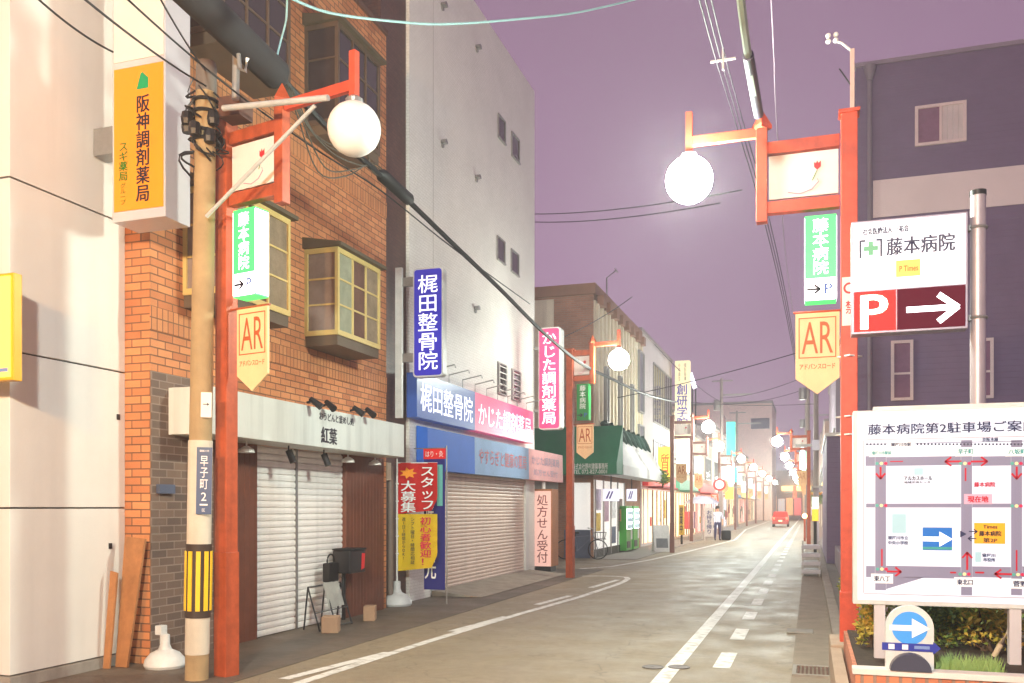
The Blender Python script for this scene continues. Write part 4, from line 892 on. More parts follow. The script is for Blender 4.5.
# entrance recess with lit glass at the end wall
box("end_panel", mat("pale_panel", (190, 184, 176), .5, .06), cb_, -.05, -.002, 1.2, 3.0, .1, 2.6)
m = MB()
for x in (.05, 1.3, 2.5, 3.7, 4.95): m.box(x, x+.08, -.06, -.021, .05, 2.62)
m.build("mullions", steel, cb_)
for (x0, x1, z0, z1, c_) in ((.2, .9, .9, 1.5, (236, 196, 70)), (.2, 1.0, 1.6, 2.3, (206, 190, 206)), (1.5, 2.2, 1.2, 2.2, (190, 150, 170)), (2.7, 3.4, .4, 1.0, (90, 96, 120)), (2.7, 3.4, 1.3, 2.2, (226, 226, 226)), (3.9, 4.6, .8, 2.0, (120, 100, 90))):
    box("poster", mat("shop_poster_%d" % c_[0], c_, .6, .25, 5), cb_, x0, x1, -.04, -.021, z0, z1)
box("dado", mat("blue_grey_dado", (96, 104, 124), .6, .15), cb_, -.055, -.003, .1, .98, .02, .95); box("skirting", dark, cb_, .0, 5.0, -.05, -.021, .02, .30)
# green awning wrapping the corner: dark end, pale street side
ag = mat("awning_green", (34, 122, 84), .7, .08, 3); apale = mat("awning_pale", (206, 204, 200), .7, .08, 3)
aw = thing("awning", "dark green corner awning with white shop lettering and pale street side", "awning", (-6.75, 28.9, 0), R(90))
me_ = MB(); zlo, zhi, o1 = 2.75, 4.35, 1.0
me_.prism([(-1.0, zlo), (-1.0, zlo+.35), (-.02, zhi), (-.02, zlo)], -.98, 2.6).build("green_end", ag, aw)
MB().prism_x([(-1.0, zlo), (-1.0, zlo+.32), (-.24, zhi), (-.24, zlo)], -.0, 8.5).build("pale_side", apale, aw)
tx = thing("lettering_anchor", "x", "x"); bpy.data.objects.remove(tx)
o = text("株式会社野村建築事務所", letterw, aw, 0, 0, 1.15, .20, y=0, bold=.02); o.rotation_euler = (R(0), 0, R(-90)); o.location = (-1.006, -.12, zlo+.24)
o2 = text("TEL 072-827-0001", letterw, aw, 0, 0, 1.1, .12, y=0, bold=.01); o2.rotation_euler = (0, 0, R(-90)); o2.location = (-1.006, -.12, zlo+.07)
for k in range(8): x = .1+k*1.0; MB().tube([(x, -.25, zhi+.12), (x+.15, -.34, zhi+.02), (x+.4, -.46, zhi-.2), (x+.6, -.58, zhi-.42)], [.06, .13, .10, .03], 8).tube([(x+.2, -.3, zhi+.16), (x+.55, -.42, zhi-.12)], [.10, .04], 7).build("folded_cloth", mat("awning_dark", (28, 62, 52), .8, .2, 4), aw, True)
# hanging logo boxes
for (px0, px1, lab) in ((603, 618, "white hanging lightbox with a violet wave mark left of the vending machine top"), (626.5, 636, "smaller white hanging lightbox with a violet wave mark above the vending machine")):
    Yh = 29.6 if px0 < 610 else 33.4
    X0, zt = PY(px0, 489, Yh); X1, zb = PY(px1, 501, Yh)
    t = thing("hanging_sign", lab, "sign", ((X0+X1)/2, Yh, 0), 0, "violet wave lightboxes under the awning"); hw = (X1-X0)/2
    fp = box("cabinet", lit("logo_box", (216, 214, 230), .5), t, -hw, hw, 0, .2, zb, zt)
    m = MB()
    for k in (-.35, .05): m.prism([(hw*(k-.3), zb+.08), (hw*(k-.05), zb+.08), (hw*(k+.35), zt-.08), (hw*(k+.15), zt-.08)], -.008, -.004)
    m.build("mark", mat("violet_mark", (86, 66, 150), .5, 0), fp); MB().tube([(0, .1, zt), (0, .1, zt+.5)], .02, 6).build("hanger", dark, t)
# vending machine: side faces us, front faces the street
x, y_ = G(611, 552)
vm = thing("vending_machine", "bright green drinks vending machine glowing beside the pavement", "vending machine", (-6.40, 33.0, .02), R(90), "vending machines under the green awning")
vg = mat("vending_green", (58, 160, 50), .4, .05, 2)
box("body", vg, vm, -.0, 1.15, .06, .9, .05, 1.72, bev=.02)
dsp = box("display_window", lit("vending_lit", (236, 250, 255), 2.4), vm, .08, 1.07, .045, .06, .85, 1.62)
m = MB()
for r_ in range(3):
    for k in range(9): m.lathe([(.028, .88+r_*.25), (.03, .98+r_*.25), (.015, 1.03+r_*.25)], .14+k*.107, .035, 8)
m.build("drinks", mat("drink_cans", (190, 206, 210), .4, .3, 8), vm)["kind"] = "stuff"
box("shelf_rails", steel, vm, .06, 1.09, .02, .05, .83, .85); box("coin_panel", plastic_w, vm, .85, 1.08, .04, .06, .45, .80); box("delivery_flap", dark, vm, .1, .7, .04, .06, .15, .40)
po = box("poster", mat("poster_orange", (206, 160, 100), .6, .1), vm, -.012, -.003, .25, .65, 1.15, 1.6); box("picture", mat("poster_violet", (150, 90, 150), .6, .1), po, -.016, -.013, .29, .61, 1.18, 1.45)
v2 = copy_tree(vm); v2.location = (-6.40, 34.45, .02); v2["label"] = "green drinks vending machine further from us, lit front beside its twin"
for ch in kids(v2):
    if ch.name.startswith("poster"): 
        for g_ in kids(ch): bpy.data.objects.remove(g_)
        bpy.data.objects.remove(ch)
vm["label"] = "bright green drinks vending machine with a poster on its side"
# sandwich board
X0, zt = PY(655, 478+49, 35.2)
x, y_ = G(661, 552)
sb = thing("sandwich_board", "white framed sandwich board with grey notices on the pavement", "sign", (x, y_, .02), R(20))
for sg in (-1, 1):
    p = MB().prism_x([(sg*.28, 0), (sg*.31, 0), (.02*sg, 1.0), (-.01*sg, 1.0)], -.3, .3).build("panel", plastic_w, sb)
    if sg < 0:
        for z0, z1 in ((.62, .88), (.15, .5)): MB().prism_x([(-.316+.3*z0+.0, z0), (-.312+.3*z0, z0), (-.312+.3*z1, z1), (-.316+.3*z1, z1)], -.22, .22).build("notice", mat("notice_grey", (110, 112, 116), .6, .2, 9), p)
# bicycle behind the second lamp
def bicycle(label, loc, rz):
    t = thing("bicycle", label, "bicycle", loc, rz)
    for x in (-.52, .52):
        w = MB().ring((x, 0, .33), .31, .018, 'y', 28).build("wheel", black, t); s = MB()
        for k in range(10): a = 2*math.pi*k/10; s.tube([(x, 0, .33), (x+.3*math.cos(a), 0, .33+.3*math.sin(a))], .003, 4)
        s.build("spokes", steel, w)
    MB().tube([(-.52, 0, .33), (-.12, 0, .30), (.38, 0, .78), (-.2, 0, .74), (-.12, 0, .30)], .016, 6).tube([(-.52, 0, .33), (-.2, 0, .74)], .012, 6).tube([(.52, 0, .33), (.38, 0, .78), (.34, 0, 1.0)], .015, 6).build("frame", mat("bike_grey", (120, 124, 140), .4, .1), t)
    MB().tube([(.2, -.26, 1.02), (.34, -.1, 1.0), (.34, .1, 1.0), (.2, .26, 1.02)], .013, 6).build("handlebar", steel, t)
    MB().box(-.34, -.08, -.07, .07, .84, .90, bev=.02).tube([(-.2, 0, .74), (-.21, 0, .85)], .013, 6).build("saddle", black, t)
    m = MB(); m.box(.42, .78, -.16, .16, .66, .68); m.ring((.6, 0, .88), .2, .008, 'z', 16); 
    for k in range(12): a = 2*math.pi*k/12; m.tube([(.6+.15*math.cos(a), .15*math.sin(a), .67), (.6+.2*math.cos(a), .2*math.sin(a), .88)], .004, 4)
    m.build("basket", dark, t)
bicycle("grey bicycle with front basket parked by the green awning end wall", (-7.0, 28.3, .0), R(15))
# white building after the corner block
def facade(name, label, Y0, Y1, X, h, wm, wins, side='L', shop=None, depth=9, extra=None):
    if side == 'L': t = thing(name, label, "building", (X, Y0, 0), R(90)); L = Y1-Y0
    else: t = thing(name, label, "building", (X, Y1, 0), R(-90)); L = Y1-Y0
    MB().box(0, L, 0, depth, 0, h).build("wall", wm, t)
    box("roof_edge", mat("roof_edge_grey", (150, 140, 140), .7, .1), t, -.05, L+.05, -.06, depth, h, h+.15)
    for (x0, x1, z0, z1, litw) in wins:
        x0, x1 = x0*L, x1*L
        o = MB().box(x0-.06, x1+.06, -.06, 0, z0-.06, z0).box(x0-.06, x1+.06, -.06, 0, z1, z1+.06).box(x0-.06, x0, -.06, 0, z0, z1).box(x1, x1+.06, -.06, 0, z0, z1).build("window", steel, t)
        box("pane", lit("warm_window", (255, 216, 160), .6) if litw else MATS["grey_glass"] if X < 0 and random.random() < .3 else glass, o, x0, x1, -.02, 0, z0, z1)
        if x1-x0 > 1.2:
            m = MB(); n = int((x1-x0)/.6)
            for k in range(1, n): xx = x0+(x1-x0)*k/n; m.box(xx-.025, xx+.025, -.045, -.02, z0, z1)
            m.build("mullions", steel, o)
    if shop:
        sf = box("shop_front", shop, t, .3, L-.3, -.03, -.002, .15, 2.45); m = MB(); xx = .3
        rnd = random.Random(int(Y0*7)); kk = 0
        while xx < L-.3:
            box("door_frame", rnd.choice([steel, dark, brown, white]), sf, xx, xx+.09, -.08, -.031, .15, 2.45); xx += rnd.uniform(.8, 1.5)
            if rnd.random() < .6:
                z_ = rnd.uniform(.5, 1.3); box("poster", mat("poster_%d" % rnd.randrange(7), rnd.choice([(210, 60, 60), (230, 180, 60), (60, 110, 170), (120, 60, 110), (60, 140, 90), (230, 224, 216), (70, 56, 52)]), .6, .2, 6), sf, xx-.6, xx-.15, -.045, -.032, z_, z_+rnd.uniform(.4, .9))
        c_ = rnd.choice([(206, 60, 60), (236, 186, 80), (70, 120, 170), (226, 216, 206), (90, 150, 120), (180, 90, 130)])
        box("shop_sign", mat("shop_sign_%d_%d" % (c_[0], c_[1]), c_, .5, .08, 2, emit=.25), t, .4, L-.4, -.25, -.003, 2.62, 3.2)
        box("awning", mat("shop_awning_%d" % c_[1], tuple(int(v*.7) for v in c_), .7, .08), t, .3, L*rnd.uniform(.4, .9), -.9, -.26, 2.5, 2.58)
    return t
shopw = lit("shop_warm", (255, 214, 170), .75); shopc = lit("shop_cool", (236, 236, 250), .75); shopp = lit("shop_pink", (255, 176, 166), .6)
facade("white_building", "plain white three storey building after the cream ribbed front", 37.6, 46.6, -6.75, 9.1, mat("white_render", (208, 200, 198), .7, .06, 1, dirt=.1), [(.35, .95, 5.6, 8.2, 0), (.35, .95, 2.9, 4.7, 0)], shop=shopw)
# yellow lit wall sign, dark vertical sign tower
X0, zt = PY(658, 447, 39.5); X1, zb = PY(672, 482, 39.5)
t = thing("yellow_wall_sign", "yellow lit square wall sign beside the white building's windows", "sign", ((X0+X1)/2, 39.5, 0)); hw = (X1-X0)/2
fp = box("cabinet", lit("wall_sign_yellow", (255, 206, 70), .8), t, -hw, hw, 0, .2, zb, zt); text("質", mat("wall_sign_orange", (240, 130, 60), .5, 0), fp, 0, (zb+zt)/2, hw*1.2, (zt-zb)*.6, y=-.01, bold=.03)
box("bracket", steel, t, -hw-.35, -hw, .05, .15, zb+.3, zb+.4)
X0, zt = PY(675, 361, 45.5); X1, zb = PY(689.5, 448, 45.5)
t = thing("tutoring_school_sign", "tall cream sign tower with dark blue characters and a white lower box", "sign", ((X0+X1)/2, 45.5, 0)); hw = (X1-X0)/2; hz = zt-zb
fp = box("cabinet", lit("tower_cream", (232, 214, 170), .35), t, -hw, hw, 0, .5, zb+hz*.1, zt)
text("創研学院", lit("tower_blue", (60, 56, 150), .2), fp, 0, zb+hz*.48, hw*1.5, hz*.5, y=-.01, vertical=True, bold=.04)
text("個別指導", mat("olive_letters", (90, 80, 60), .6, 0), fp, hw*.4, zb+hz*.87, hw*.3, hz*.2, y=-.01, vertical=True); text("小中高生", MATS["olive_letters"], fp, -hw*.4, zb+hz*.87, hw*.3, hz*.2, y=-.01, vertical=True)
lb_ = box("lower_face", MATS["lit_white"], t, -hw*.8, hw*.9, -.05, .45, zb-1.2, zb+hz*.1); box("bracket", steel, t, -hw-.4, -hw, .1, .3, zb+1.5, zb+1.7)
tones = [((226, 206, 178), shopw), ((206, 176, 156), shopp), ((226, 216, 208), shopc), ((206, 190, 172), shopw), ((222, 194, 170), shopp), ((226, 208, 194), shopw)]
desc = ["beige two storey shop after the tall cream sign tower", "brownish shop house with pink lit front further down the left row", "pale shop house with cool white front in the left row", "grey beige low shop house far down the left row", "tan shop house far down the left row before the tall block", "pale low shop house at the far end of the left row"]
for i, (y0, y1, h) in enumerate(((46.9, 56, 6.6), (56.2, 66, 6.0), (66.2, 78, 7.6), (78.2, 92, 6.5), (92.2, 106, 7.2), (106.2, 117, 6.2))):
    facade("shop_house", desc[i], y0, y1, -6.7, h, mat("shop_wall_%s" % "abcdef"[i], tones[i][0], .75, .08, 1, dirt=.12), [(.12, .42, 3.6, 5.0, i % 2), (.56, .9, 3.6, 5.0, 0)], shop=tones[i][1])
# tall pale block closing the left row
t = thing("pale_tower_block", "tall pale pinkish block with one dark window high over the far left row", "building", (-19, 118, 0))
x1 = PY(772, 405, 118)[0]+19; zt = PY(740, 404, 118)[1]
MB().box(0, x1, 0, 14, 0, zt).build("wall", line_mat("pale_blocks", (236, 208, 198), 'z', 1.2, .3, .8, .08), t)
a, zb = PY(751, 429, 118); b, z1 = PY(769.5, 418, 118); box("window", mat("dark_violet_glass", (62, 46, 88), .3, .1), t, a+19, b+19, -.08, 0, zb, z1); box("parapet", MATS["roof_edge_grey"], t, -.1, x1+.1, -.1, 14, zt, zt+.3)
# right row
rdesc = ["grey three storey house just beyond the purple wing", "low mauve shop on the right row beyond the first far lamp", "beige house further down the right row", "pale house at the far end of the right row"]
for i, (y0, y1, h) in enumerate(((37, 50, 7.6), (50.3, 64, 5.2), (64.3, 88, 7.5), (88.3, 125, 8.5))):
    facade("town_house", rdesc[i], y0, y1, .95, h, mat("right_wall_%s" % "abcd"[i], ((150, 136, 150), (140, 116, 130), (186, 164, 150), (196, 176, 170))[i], .75, .08, 1), [(.1, .4, 3.4, 4.8, 0), (.55, .9, 3.4, 4.8, i % 2)], side='R', shop=(shopc, shopp, shopw, shopw)[i])
t = thing("end_building", "warm lit low building closing the far end of the street", "building", (-16, 175, 0))
MB().box(0, 34, 0, 8, 0, 8.5).build("wall", mat("end_wall", (196, 160, 140), .8, .1, .5), t); rnd = random.Random(4)
for k in range(14):
    c_ = rnd.choice([(255, 206, 160), (250, 120, 110), (255, 236, 220), (190, 90, 110), (255, 190, 120)]); box("shop_front", mat("end_glow_%d_%d" % (c_[0], c_[1]), c_, .5, 0, emit=rnd.choice([.3, .5, .9]), sample=False), t, 6+k*1.45, 7.2+k*1.45, -.05, -.002, .2, rnd.uniform(2.6, 5.5))
box("canopy", lit("end_yellow", (255, 226, 130), 1.1), t, 11, 17, -.8, -.06, 4.7, 5.6)
# teal sign, orange boxes, red ring sign, banners in the left row
def vsign(name, label, px0, px1, py0, py1, Y, m_, txt=None, tm=None, group=None, post=False, depth=.25):
    X0, zt = PY(px0, py0, Y); X1, zb = PY(px1, py1, Y); t = thing(name, label, "sign", ((X0+X1)/2, Y, 0), 0, group); hw = (X1-X0)/2
    fp = box("cabinet", m_, t, -hw, hw, 0, depth, zb, zt)
    if txt: text(txt, tm or letterd, fp, 0, (zb+zt)/2, hw*1.4, (zt-zb)*.85, y=-.01, vertical=len(txt) > 1 and (zt-zb) > 2.2*hw, bold=.03)
    if post: MB().tube([(0, depth/2, .01), (0, depth/2, zb)], .05, 8).build("post", dark, t)
    else: box("bracket", steel, t, -hw-.6, -hw, .05, .12, (zb+zt)/2-.05, (zb+zt)/2+.05)
    return t
teal = lit("teal_face", (60, 214, 190), .9); orng = lit("orange_box", (255, 176, 60), 1.0); redl = lit("red_box", (240, 90, 60), .7)
vsign("vertical_teal_sign", "tall glowing teal sign over the far left shops", 726.5, 735, 422, 456, 62, teal)
vsign("vertical_teal_sign", "short glowing teal and white sign below the tall teal one", 727, 734, 463, 484, 60, lit("teal_white", (206, 246, 240), 1.0))
vsign("shop_sign", "orange lit square sign below the teal signs", 725, 733.5, 487, 499, 58, orng)
vsign("shop_sign", "red shop sign left of the orange lit square sign", 711, 718, 494, 503, 52, redl, "酒", letterw)
vsign("shop_sign", "narrow white lit sign below the cream sign tower", 677.5, 683, 450, 468, 45.2, white_f)
vsign("shop_sign", "yellow upright sign with dark print by the third left lamp post", 679, 683.5, 505, 535, 41, mat("dull_yellow", (214, 180, 70), .6, .1), "営業中", letterd, post=True)
# round road sign on a pole
X, z = PY(719.5, 485, 47); t = thing("road_sign", "round road sign with red ring on a grey pole", "road sign", (X, 47, .02))
MB().tube([(0, .05, 0), (0, .05, z+.6)], .04, 8).build("pole", steel, t); d0 = MB().prism(disc(0, z, .32), 0, .02).build("ring", letterr, t); MB().prism(disc(0, z, .22), -.006, -.001).build("disc", white, d0)
text("20", mat("road_blue", (40, 50, 130), .5, 0), d0, 0, z, .24, .2, y=-.01, bold=.03)
# upright white banner and parasol
X, z = PY(709, 508, 44); zb = PY(709, 537, 44)[1]
t = thing("banner_flag", "white upright banner with blue characters before the far shops", "banner", (X, 44, .02)); box("cloth", mat("banner_white", (220, 216, 216), .7, .05), t, -.18, .2, 0, .02, max(.15, zb), z)
text("お持ち帰り", mat("road_blue", (40, 50, 130), .5, 0), t, .01, (zb+z)/2, .25, (z-zb)*.8, y=-.006, vertical=True, bold=.04); MB().tube([(-.2, .01, 0), (-.2, .01, z+.1)], .015, 6).build("pole", white, t)
X, z = PY(702, 496, 48)
t = thing("parasol", "pale open parasol in front of the far shops", "parasol", (X, 48, .02))
MB().tube([(0, 0, 0), (0, 0, z)], .025, 8).build("pole", white, t); MB().lathe([(.95, z-.42), (.8, z-.28), (.45, z-.08), (.03, z)], 0, 0, 8).build("canopy", mat("parasol_cloth", (196, 196, 214), .7, .05), t)
# clothes rail beside it (coloured garments)
t = thing("clothes_rail", "shop clothes rail with coloured garments under the pale parasol", "rail", (-5.9, 47.3, .02), R(90))
MB().tube([(-.8, 0, 0), (-.8, 0, 1.5), (.8, 0, 1.5), (.8, 0, 0)], .02, 6).build("frame", steel, t)
for k, c_ in enumerate(((220, 90, 90), (230, 210, 210), (90, 60, 120), (210, 120, 70), (230, 220, 230))): MB().box(-.7+k*.3, -.48+k*.3, -.22, .22, .55, 1.45, bev=.04).build("garment", mat("garment_%s" % "abcde"[k], c_, .8, .1), t)
# hanging plant over the awning end
bush("hanging_plant", "green hanging plant at the far end of the pale awning", (-5.75, 37.2, 2.6), .35, .35, .35, 900, [leafm[0], mat("plant_green", (60, 120, 70), .5, .1)], .12)
tr = thing("street_tree", "small dark leafy tree before the far right shops", "tree", (.45, 70, .1))
MB().tube([(0, 0, 0), (.05, 0, 1.2), (0, .1, 2.4)], [.09, .07, .04], 8).build("trunk", mat("bark", (80, 62, 50), .9, .2), tr)
b_ = bush("crown_tmp", "x", (0, 0, 0), .7, .7, .8, 1800, [leafm[2], leafm[0]], .16)
for ch in kids(b_): ch.parent = tr; ch.name = "crown" if ch.name.startswith("foliage") else "branches"; ch.location = (0, 0, 1.5)
bpy.data.objects.remove(b_)
X, Y_ = -.3, 48
t = thing("warning_lamp", "small glowing orange beacon on a red post at the right kerb", "beacon", (-.25, 47.0, 0)); MB().tube([(0, 0, 0), (0, 0, 1.15)], .05, 8).build("post", redpaint, t); MB().ball((0, 0, 1.25), .12, 12).build("bulb", lit("beacon_glow", (255, 190, 120), 6), t, True)
# ---------------------------------------------------------------- red car
def car(loc):
    t = thing("parked_car", "small red car seen from behind with glowing tail lights in the far street", "car", loc)
    cp = mat("car_red", (206, 60, 44), .3, .03, 2, spec=.6)
    prof = [(0, .28), (0, .85), (.12, .95), (.35, 1.42), (.7, 1.5), (1.9, 1.48), (2.5, 1.02), (3.3, .9), (3.4, .6), (3.4, .28)]
    m = MB(); n = len(prof); rings = []
    for x, k in ((-.74, .0), (-.66, 1.), (.66, 1.), (.74, .0)):
        rings.append([m.bm.verts.new((x*(1-.16*max(0, (z-.95))/.55), y_, z-(0 if k else .02))) for y_, z in prof])
    for a, b in zip(rings, rings[1:]):
        for i in range(n): m.bm.faces.new([a[i], a[(i+1) % n], b[(i+1) % n], b[i]])
    m.bm.faces.new(rings[0]); m.bm.faces.new(rings[-1][::-1]); m.build("body", cp, t)
    MB().prism([(-.56, 1.0), (.56, 1.0), (.48, 1.38), (-.48, 1.38)], 0, .02).build("rear_window", glass, t); kids(t)[-1].rotation_euler = (0, 0, 0)
    w = [c for c in kids(t) if c.name.startswith("rear_window")][0]; w.location = (0, .14, .0)
    w.rotation_euler = (R(-26), 0, 0); w.location = (0, .53, .12)
    for x in (-.6, .6): box("tail_light", lit("tail_red", (255, 60, 40), 5), t, x-.1, x+.1, -.03, .0, .72, .95)
    box("bumper", cp, t, -.76, .76, -.08, .1, .28, .5, bev=.03); box("number_plate", lit("plate_lit", (250, 230, 170), .8), t, -.17, .17, -.095, -.082, .52, .66)
    for x in (-.68, .68):
        for y_ in (.65, 2.75): MB().tube([(x-.09, y_, .28), (x+.09, y_, .28)], .28, 18).build("wheel", black, t)
car((-2.4, 80, 0)); bpy.data.objects["parked_car"].scale = (.88, .88, .88)
# ---------------------------------------------------------------- person
def person(label, loc, rz, shirt, trouser):
    t = thing("person", label, "person", loc, rz)
    J = [(0, 0, .93), (0, 0, 1.12), (0, .0, 1.36), (0, .01, 1.47), (0, -.01, 1.56), (0, -.02, 1.68),
         (-.19, 0, 1.38), (-.25, .02, 1.12), (-.24, -.08, .88), (-.235, -.11, .79), (.19, 0, 1.38), (.26, .02, 1.12), (.25, -.06, .87), (.245, -.09, .78),
         (-.10, 0, .88), (-.115, -.02, .50), (-.12, .03, .09), (-.125, -.12, .035), (.10, 0, .88), (.12, .02, .50), (.12, .05, .09), (.13, -.10, .035)]
    E = [(0, 1), (1, 2), (2, 3), (3, 4), (4, 5), (2, 6), (6, 7), (7, 8), (8, 9), (2, 10), (10, 11), (11, 12), (12, 13), (0, 14), (14, 15), (15, 16), (16, 17), (0, 18), (18, 19), (19, 20), (20, 21)]
    rad = [(.15, .11), (.145, .10), (.16, .11), (.055, .055), (.08, .09), (.075, .09), (.062, .06), (.045, .045), (.035, .035), (.03, .04), (.062, .06), (.045, .045), (.035, .035), (.03, .04), (.09, .09), (.062, .065), (.042, .045), (.04, .03), (.09, .09), (.062, .065), (.042, .045), (.04, .03)]
    me = bpy.data.meshes.new("body"); me.from_pydata(J, E, []); o = bpy.data.objects.new("body", me); COL.objects.link(o)
    mo = o.modifiers.new("skin", 'SKIN'); o.modifiers.new("sub", 'SUBSURF').levels = 2
    for v, r_ in zip(me.skin_vertices[0].data, rad): v.radius = r_
    me.skin_vertices[0].data[0].use_root = True
    bpy.context.view_layer.update(); dg = bpy.context.evaluated_depsgraph_get(); nm = bpy.data.meshes.new_from_object(o.evaluated_get(dg)); bpy.data.objects.remove(o)
    nm.materials.clear()
    for c_ in (mat("skin_tone", (206, 156, 128), .5, .03), shirt, trouser, black): nm.materials.append(c_)
    for p in nm.polygons:
        c_ = p.center; p.use_smooth = True
        arm = abs(c_.x) > .19 and c_.z < 1.2
        p.material_index = 3 if c_.z < .09 else 2 if c_.z < .93 and abs(c_.x) < .2 else 0 if (c_.z > 1.45 or (arm and c_.z < 1.1)) else 1
    o = bpy.data.objects.new("body", nm); COL.objects.link(o); o.parent = t
    MB().ball((0, .005, 1.665), .105, 16, 1.1).build("hair", mat("black_hair", (26, 22, 22), .5, .1), t, True)
    return t
x, y_ = G(717.5, 540.5); person("person in a pale shirt and dark trousers standing by the far banner", (x, y_, .0), R(15), mat("shirt_pale", (206, 206, 222), .8, .05), mat("trouser_dark", (60, 58, 96), .8, .05))
x, y_ = G(727, 540); o = MB().box(-.28, .2, -.2, .2, 0, .5, bev=.08).build("bin_bag", black, None, True); o.location = (x, y_, .0); tag(o, "black bundle on the ground right of the standing person", "bag")
# far kerbside plants / dark shop hoarding
vsign("shop_sign", "white lit box sign under the far left lamps, nearest the round road sign", 741.5, 745.5, 482, 492, 62, white_f)
# distant white neon on roof
X, z = PY(697, 390, 60); t = thing("roof_sign", "tilted white neon roof sign over the left row", "sign", (X, 57.5, 6.75))
fp = MB().prism([(-.25, 3.3), (-.02, 3.45), (.28, 2.5), (.05, 2.4)], 0, .15).build("panel", lit("roof_neon", (240, 240, 255), 1.4), t); MB().tube([(.0, .1, 0), (.0, .1, 2.7)], .05, 6).tube([(.2, .1, 0), (.2, .1, 2.6)], .05, 6).build("legs", dark, t)

# ================================================================== WIRES and poles further off
def smooth(P, n=5):
    P = [Vector(p) for p in P]; out = []
    for i in range(len(P)-1):
        a, b, c, d = P[max(i-1, 0)], P[i], P[i+1], P[min(i+2, len(P)-1)]
        for k in range(n):
            t = k/n; out.append(.5*((2*b)+(c-a)*t+(2*a-5*b+4*c-d)*t*t+(3*b-a-3*c+d)*t**3))
    return out+[P[-1]]
def wire(label, pts, r, m_=None, group=None, name="cable", seg=6):
    o = MB().tube(smooth(pts) if len(pts) < 12 else pts, r, seg).build(name, m_ or black, None, True); return tag(o, label, "cable", group)
def span(p, q, sag, n=14):
    p, q = Vector(p), Vector(q); return [p.lerp(q, k/n)-Vector((0, 0, sag*4*(k/n)*(1-k/n))) for k in range(n+1)]
def PXs(px, py, X): Y_, z = PX(px, py, X); return Vector((X, Y_, z))
pale = mat("pale_cable", (176, 196, 180), .5, .1)
main = [PXs(px, py, -4.95+.0*px) for px, py in ((278, 74), (330, 130), (400, 193), (450, 241), (500, 289), (545, 334), (582, 364))]
main += [PXs(610, 378, -4.9), PXs(645, 394, -4.85), PXs(676, 402, -4.85)]
wire("thick black bundled cable sweeping from the near pole down the left row", [PXs(255, 50, -4.95)]+main, .035)
wire("thin cable running just below the thick bundled one past the unlit globe", [PXs(px, py, -5.0) for px, py in ((262, 112), (320, 152), (380, 190), (440, 238), (480, 268), (530, 304))], .009)
o = thing("cable_closure", "long dark grey cable closure case hanging over the near pole", "cable closure", PT(238, 38, 8.2))
d = (PXs(280, 72, -4.95)-PXs(205, 0, -4.95)); d.normalize(); L = .95
MB().tube([-d*1.3, -d*L, d*.62, d*.75], [.09, .15, .15, .05], 12).build("case", mat("closure_grey", (48, 45, 47), .9, .1, 4), o, True)
MB().tube([-d*L+Vector((.0, -.12, -.12)), d*.6+Vector((0, -.12, -.12))], .018, 6).build("rod", mat("pale_pipe", (184, 182, 178), .45, .12, 5), o)
MB().tube([(0, 0, -.1), (.02, 0, -.28), (.08, 0, -.32), (.1, 0, -.2)], .02, 6).build("hook", steel, o)
m = MB(); random.seed(2)
for k in range(5): m.tube(smooth([PXs(280+k*3, 76+k*3, -4.93), PXs(296+k*5, 112+k*6, -4.9), PXs(318+k*7, 160-k*4+random.random()*12, -4.9+k*.02), PXs(346+k*5, 176-k*6, -4.92), PXs(372, 163+k*2, -4.95), PXs(388, 176+k, -4.95)]), .008, 5)
tag(m.build("cable_loops", mat("brown_cable", (70, 62, 50), .6, .1), None, True), "slack loops of thin cable hanging below the unlit globe", "cable")
t = thing("cable_closure", "short black cable closure on the thick cable right of the unlit globe", "cable closure", PXs(395, 187, -4.95)); d2 = (main[2]-main[1]).normalized()
MB().tube([-d2*.45, -d2*.36, d2*.4, d2*.5], [.03, .08, .08, .03], 10).build("case", black, t, True)
wire("pale sagging cable crossing high from brick house to the open sky", [PT(px, py, tt) for px, py, tt in ((286, -4, 9), (330, 13, 9.6), (400, 22, 10.4), (450, 24, 11), (520, 19, 12), (580, 12, 13), (645, -3, 14))], .014, mat("pale_cable2", (150, 190, 190), .5, .1))
wire("pale service wire dropping beside the brick bay window", [PT(287, 0, 9.1), PT(286, 20, 9.1), PT(281, 40, 9.0), PT(277, 56, 8.9)], .010, MATS["pale_cable2"])
for i, (a, b, ta, tb, lb_) in enumerate((((36, -3), (113, 52), 6.2, 7.2, "dark wire across the white wall ending at its right edge"), ((82, -3), (206, 86), 5.5, 8.6, "dark wire from the top edge to the near pole head, lower one"), ((124, -4), (262, 112), 6.5, 9.0, "dark wire from the top edge past the near pole to the red frame"), ((150, -20), (205, 70), 6, 8.7, "dark wire meeting the near pole cap steeply"))):
    wire(lb_, span(PT(*a, ta), PT(*b, tb), .03), .008)
def PZs(px, py, z): x, y_ = G(px, py, z); return Vector((x, y_, z))
tk = [PXs(px, py, -.46) for px, py in ((738, -30), (742, 10), (748, 55), (753, 85), (759, 116))]
wire("thick pale twisted cable coming down to the right lamp's finial", tk, .03, pale)
o = MB().tube([tk[2], tk[2].lerp(tk[4], .97)], .045, 10).build("cable_sleeve", mat("sleeve_violet", (70, 64, 88), .5, .1), None, True); tag(o, "violet grey sleeve around the thick pale cable near the right lamp", "cable sleeve")
for k, (dx, lb_) in enumerate(((0, "left wire of the three long overhead wires right of centre"), (6, "middle wire of the three long overhead wires right of centre"), (12, "right wire of the three long overhead wires right of centre"))):
    wire(lb_, [PZs(px+dx*(1-i*.17), py, 6.1+.02*k) for i, (px, py) in enumerate(((698, -5), (716, 60), (733, 115), (760, 205), (783, 300), (797, 372)))], .0075, mat("mauve_wire", (46, 38, 48), .7, .1), "parallel overhead wires")
